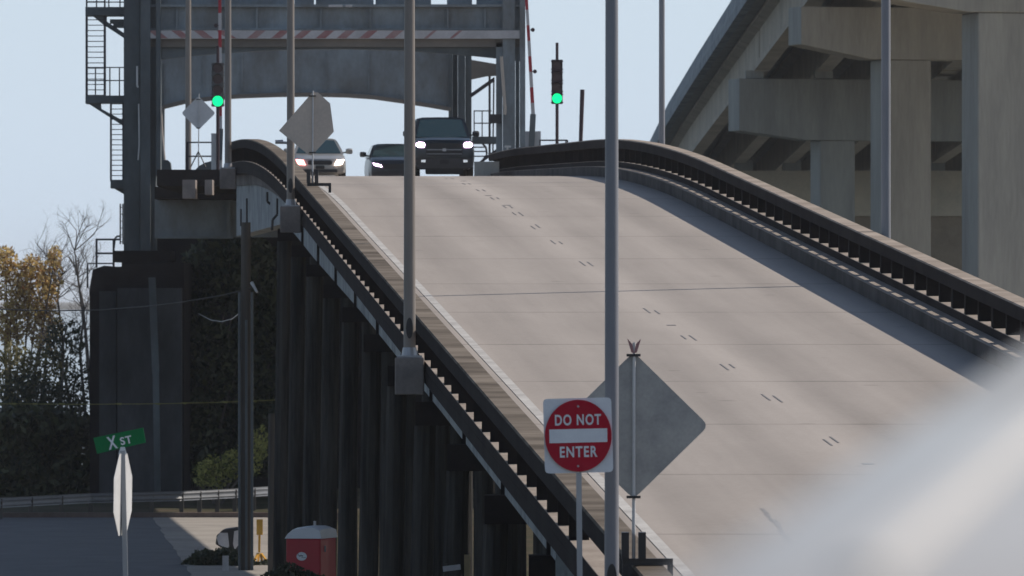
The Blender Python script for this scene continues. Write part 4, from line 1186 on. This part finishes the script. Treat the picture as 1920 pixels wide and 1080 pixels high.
# tipped-over tub
tb_ = thing('tipped_tub', 'black and white tub lying tipped over at the kerb beside the utility pole', 'tub', tuple(W(428, 1040, 221)))
Yk = 221
outer = [W(x, v, Yk) for x, v in ((404, 1020), (406, 1004), (418, 993), (440, 990), (452, 994), (452, 1030), (444, 1037), (424, 1032), (410, 1024))]
MB().slab(outer, (.05, .55, .02)).build('shell', M['black'], tb_, bevel=.02)
MB().slab([W(x, v, Yk - .02) for x, v in ((406, 1008), (412, 999), (427, 999), (430, 1026), (424, 1028), (410, 1021))], (0, .018, 0)).build('panel', M['dirty_white'], tb_)
MB().slab([W(x, v, Yk - .02) for x, v in ((439, 996), (447, 994), (447, 1022), (440, 1031), (437, 1020))], (0, .018, 0)).build('panel', M['dirty_white'], tb_)
mp_ = thing('marker_post', 'stubby white marker post in the dark bush', 'post', tuple(W(423, 1100, 207)))
MB().pbox(417, 428.5, 1042, 1105, 207, .1).build('shaft', M['dirty_white'], mp_)
pk = thing('leaning_plank', 'tan plank with a pale end leaning behind the wooden post', 'plank', tuple(W(530, 1030, 212)))
MB().slab([W(x, v, 212) for x, v in ((519, 1022), (526, 1022), (541, 966), (519, 972))], (0, .05, 0)).build('board', M['tan_plank'], pk)
wbd = thing('white_board', 'small white board nailed between stakes in the dark under the ramp', 'board', tuple(W(847, 1120, 118)))
MB().slab([W(x, v, 118) for x, v in ((830, 1062), (863, 1058), (864, 1068), (831, 1072))], (0, .03, 0)).build('panel', M['dirty_white'], wbd)
MB().bar(W(836, 1120, 118.1), W(836, 1056, 118.1), .05, .05).build('stake', M['wood'], wbd)
MB().bar(W(876, 1120, 118.1), W(876, 1040, 118.1), .09, .06).build('stake', M['tan_plank'], wbd)

# wires
cb1 = MB().path([W(x, v, Y) for x, v, Y in ((-120, 575, 222), (0, 580, 220), (100, 583, 218), (190, 581, 216), (280, 574, 213), (345, 566, 211), (420, 553, 209), (474, 540, 207.7))], .016, 5)
tag(cb1.build('overhead_cable', M['cable']), 'black cable sagging from the utility pole out across the trees', 'cable')
cb3 = MB().path([W(x, v, Y) for x, v, Y in ((372, 588, 285), (395, 600, 270), (415, 603, 250), (435, 598, 230), (452, 585, 208.2))], .012, 5)
tag(cb3.build('slack_wire', M['galv']), 'thin slack wire hanging in a loop between the pier and the utility pole', 'wire')
rp = thing('flagged_rope', 'yellow rope hung with small flags across the dark trees above the street sign', 'rope', tuple(W(200, 757, 225)))
MB().path([W(x, v, 225) for x, v in ((-120, 755), (0, 757), (150, 758), (300, 757), (420, 754), (560, 748))], .012, 5).build('line', M['rope'], rp)
for x in (18, 58, 110, 215, 290, 340, 415, 470):
    v = 757 - max(0, x - 300) * .03
    MB().slab([W(x, v - 1, 224.97), W(x + random.uniform(8, 16), v - 1.5, 224.97), W(x + random.uniform(8, 14), v + 2.5, 224.97), W(x + 3, v + 1.5, 224.97)], (0, .01, 0)).build('flag', M['rope'], rp)

# thin hazy air between the viewpoint and the far side
hm = bpy.data.materials.new("haze_air"); hm.use_nodes = True
ht = hm.node_tree; ht.nodes.remove(ht.nodes["Principled BSDF"])
pv_ = ht.nodes.new("ShaderNodeVolumePrincipled"); pv_.inputs['Color'].default_value = (.93, .93, .95, 1); pv_.inputs['Density'].default_value = .00009
pv_.inputs['Anisotropy'].default_value = 0.0
ht.links.new(pv_.outputs[0], ht.nodes["Material Output"].inputs['Volume'])
hb_ = MB().box(-4200, 4200, -300, 14100, -6, 45).build('haze', hm)
tag(hb_, kind='stuff')
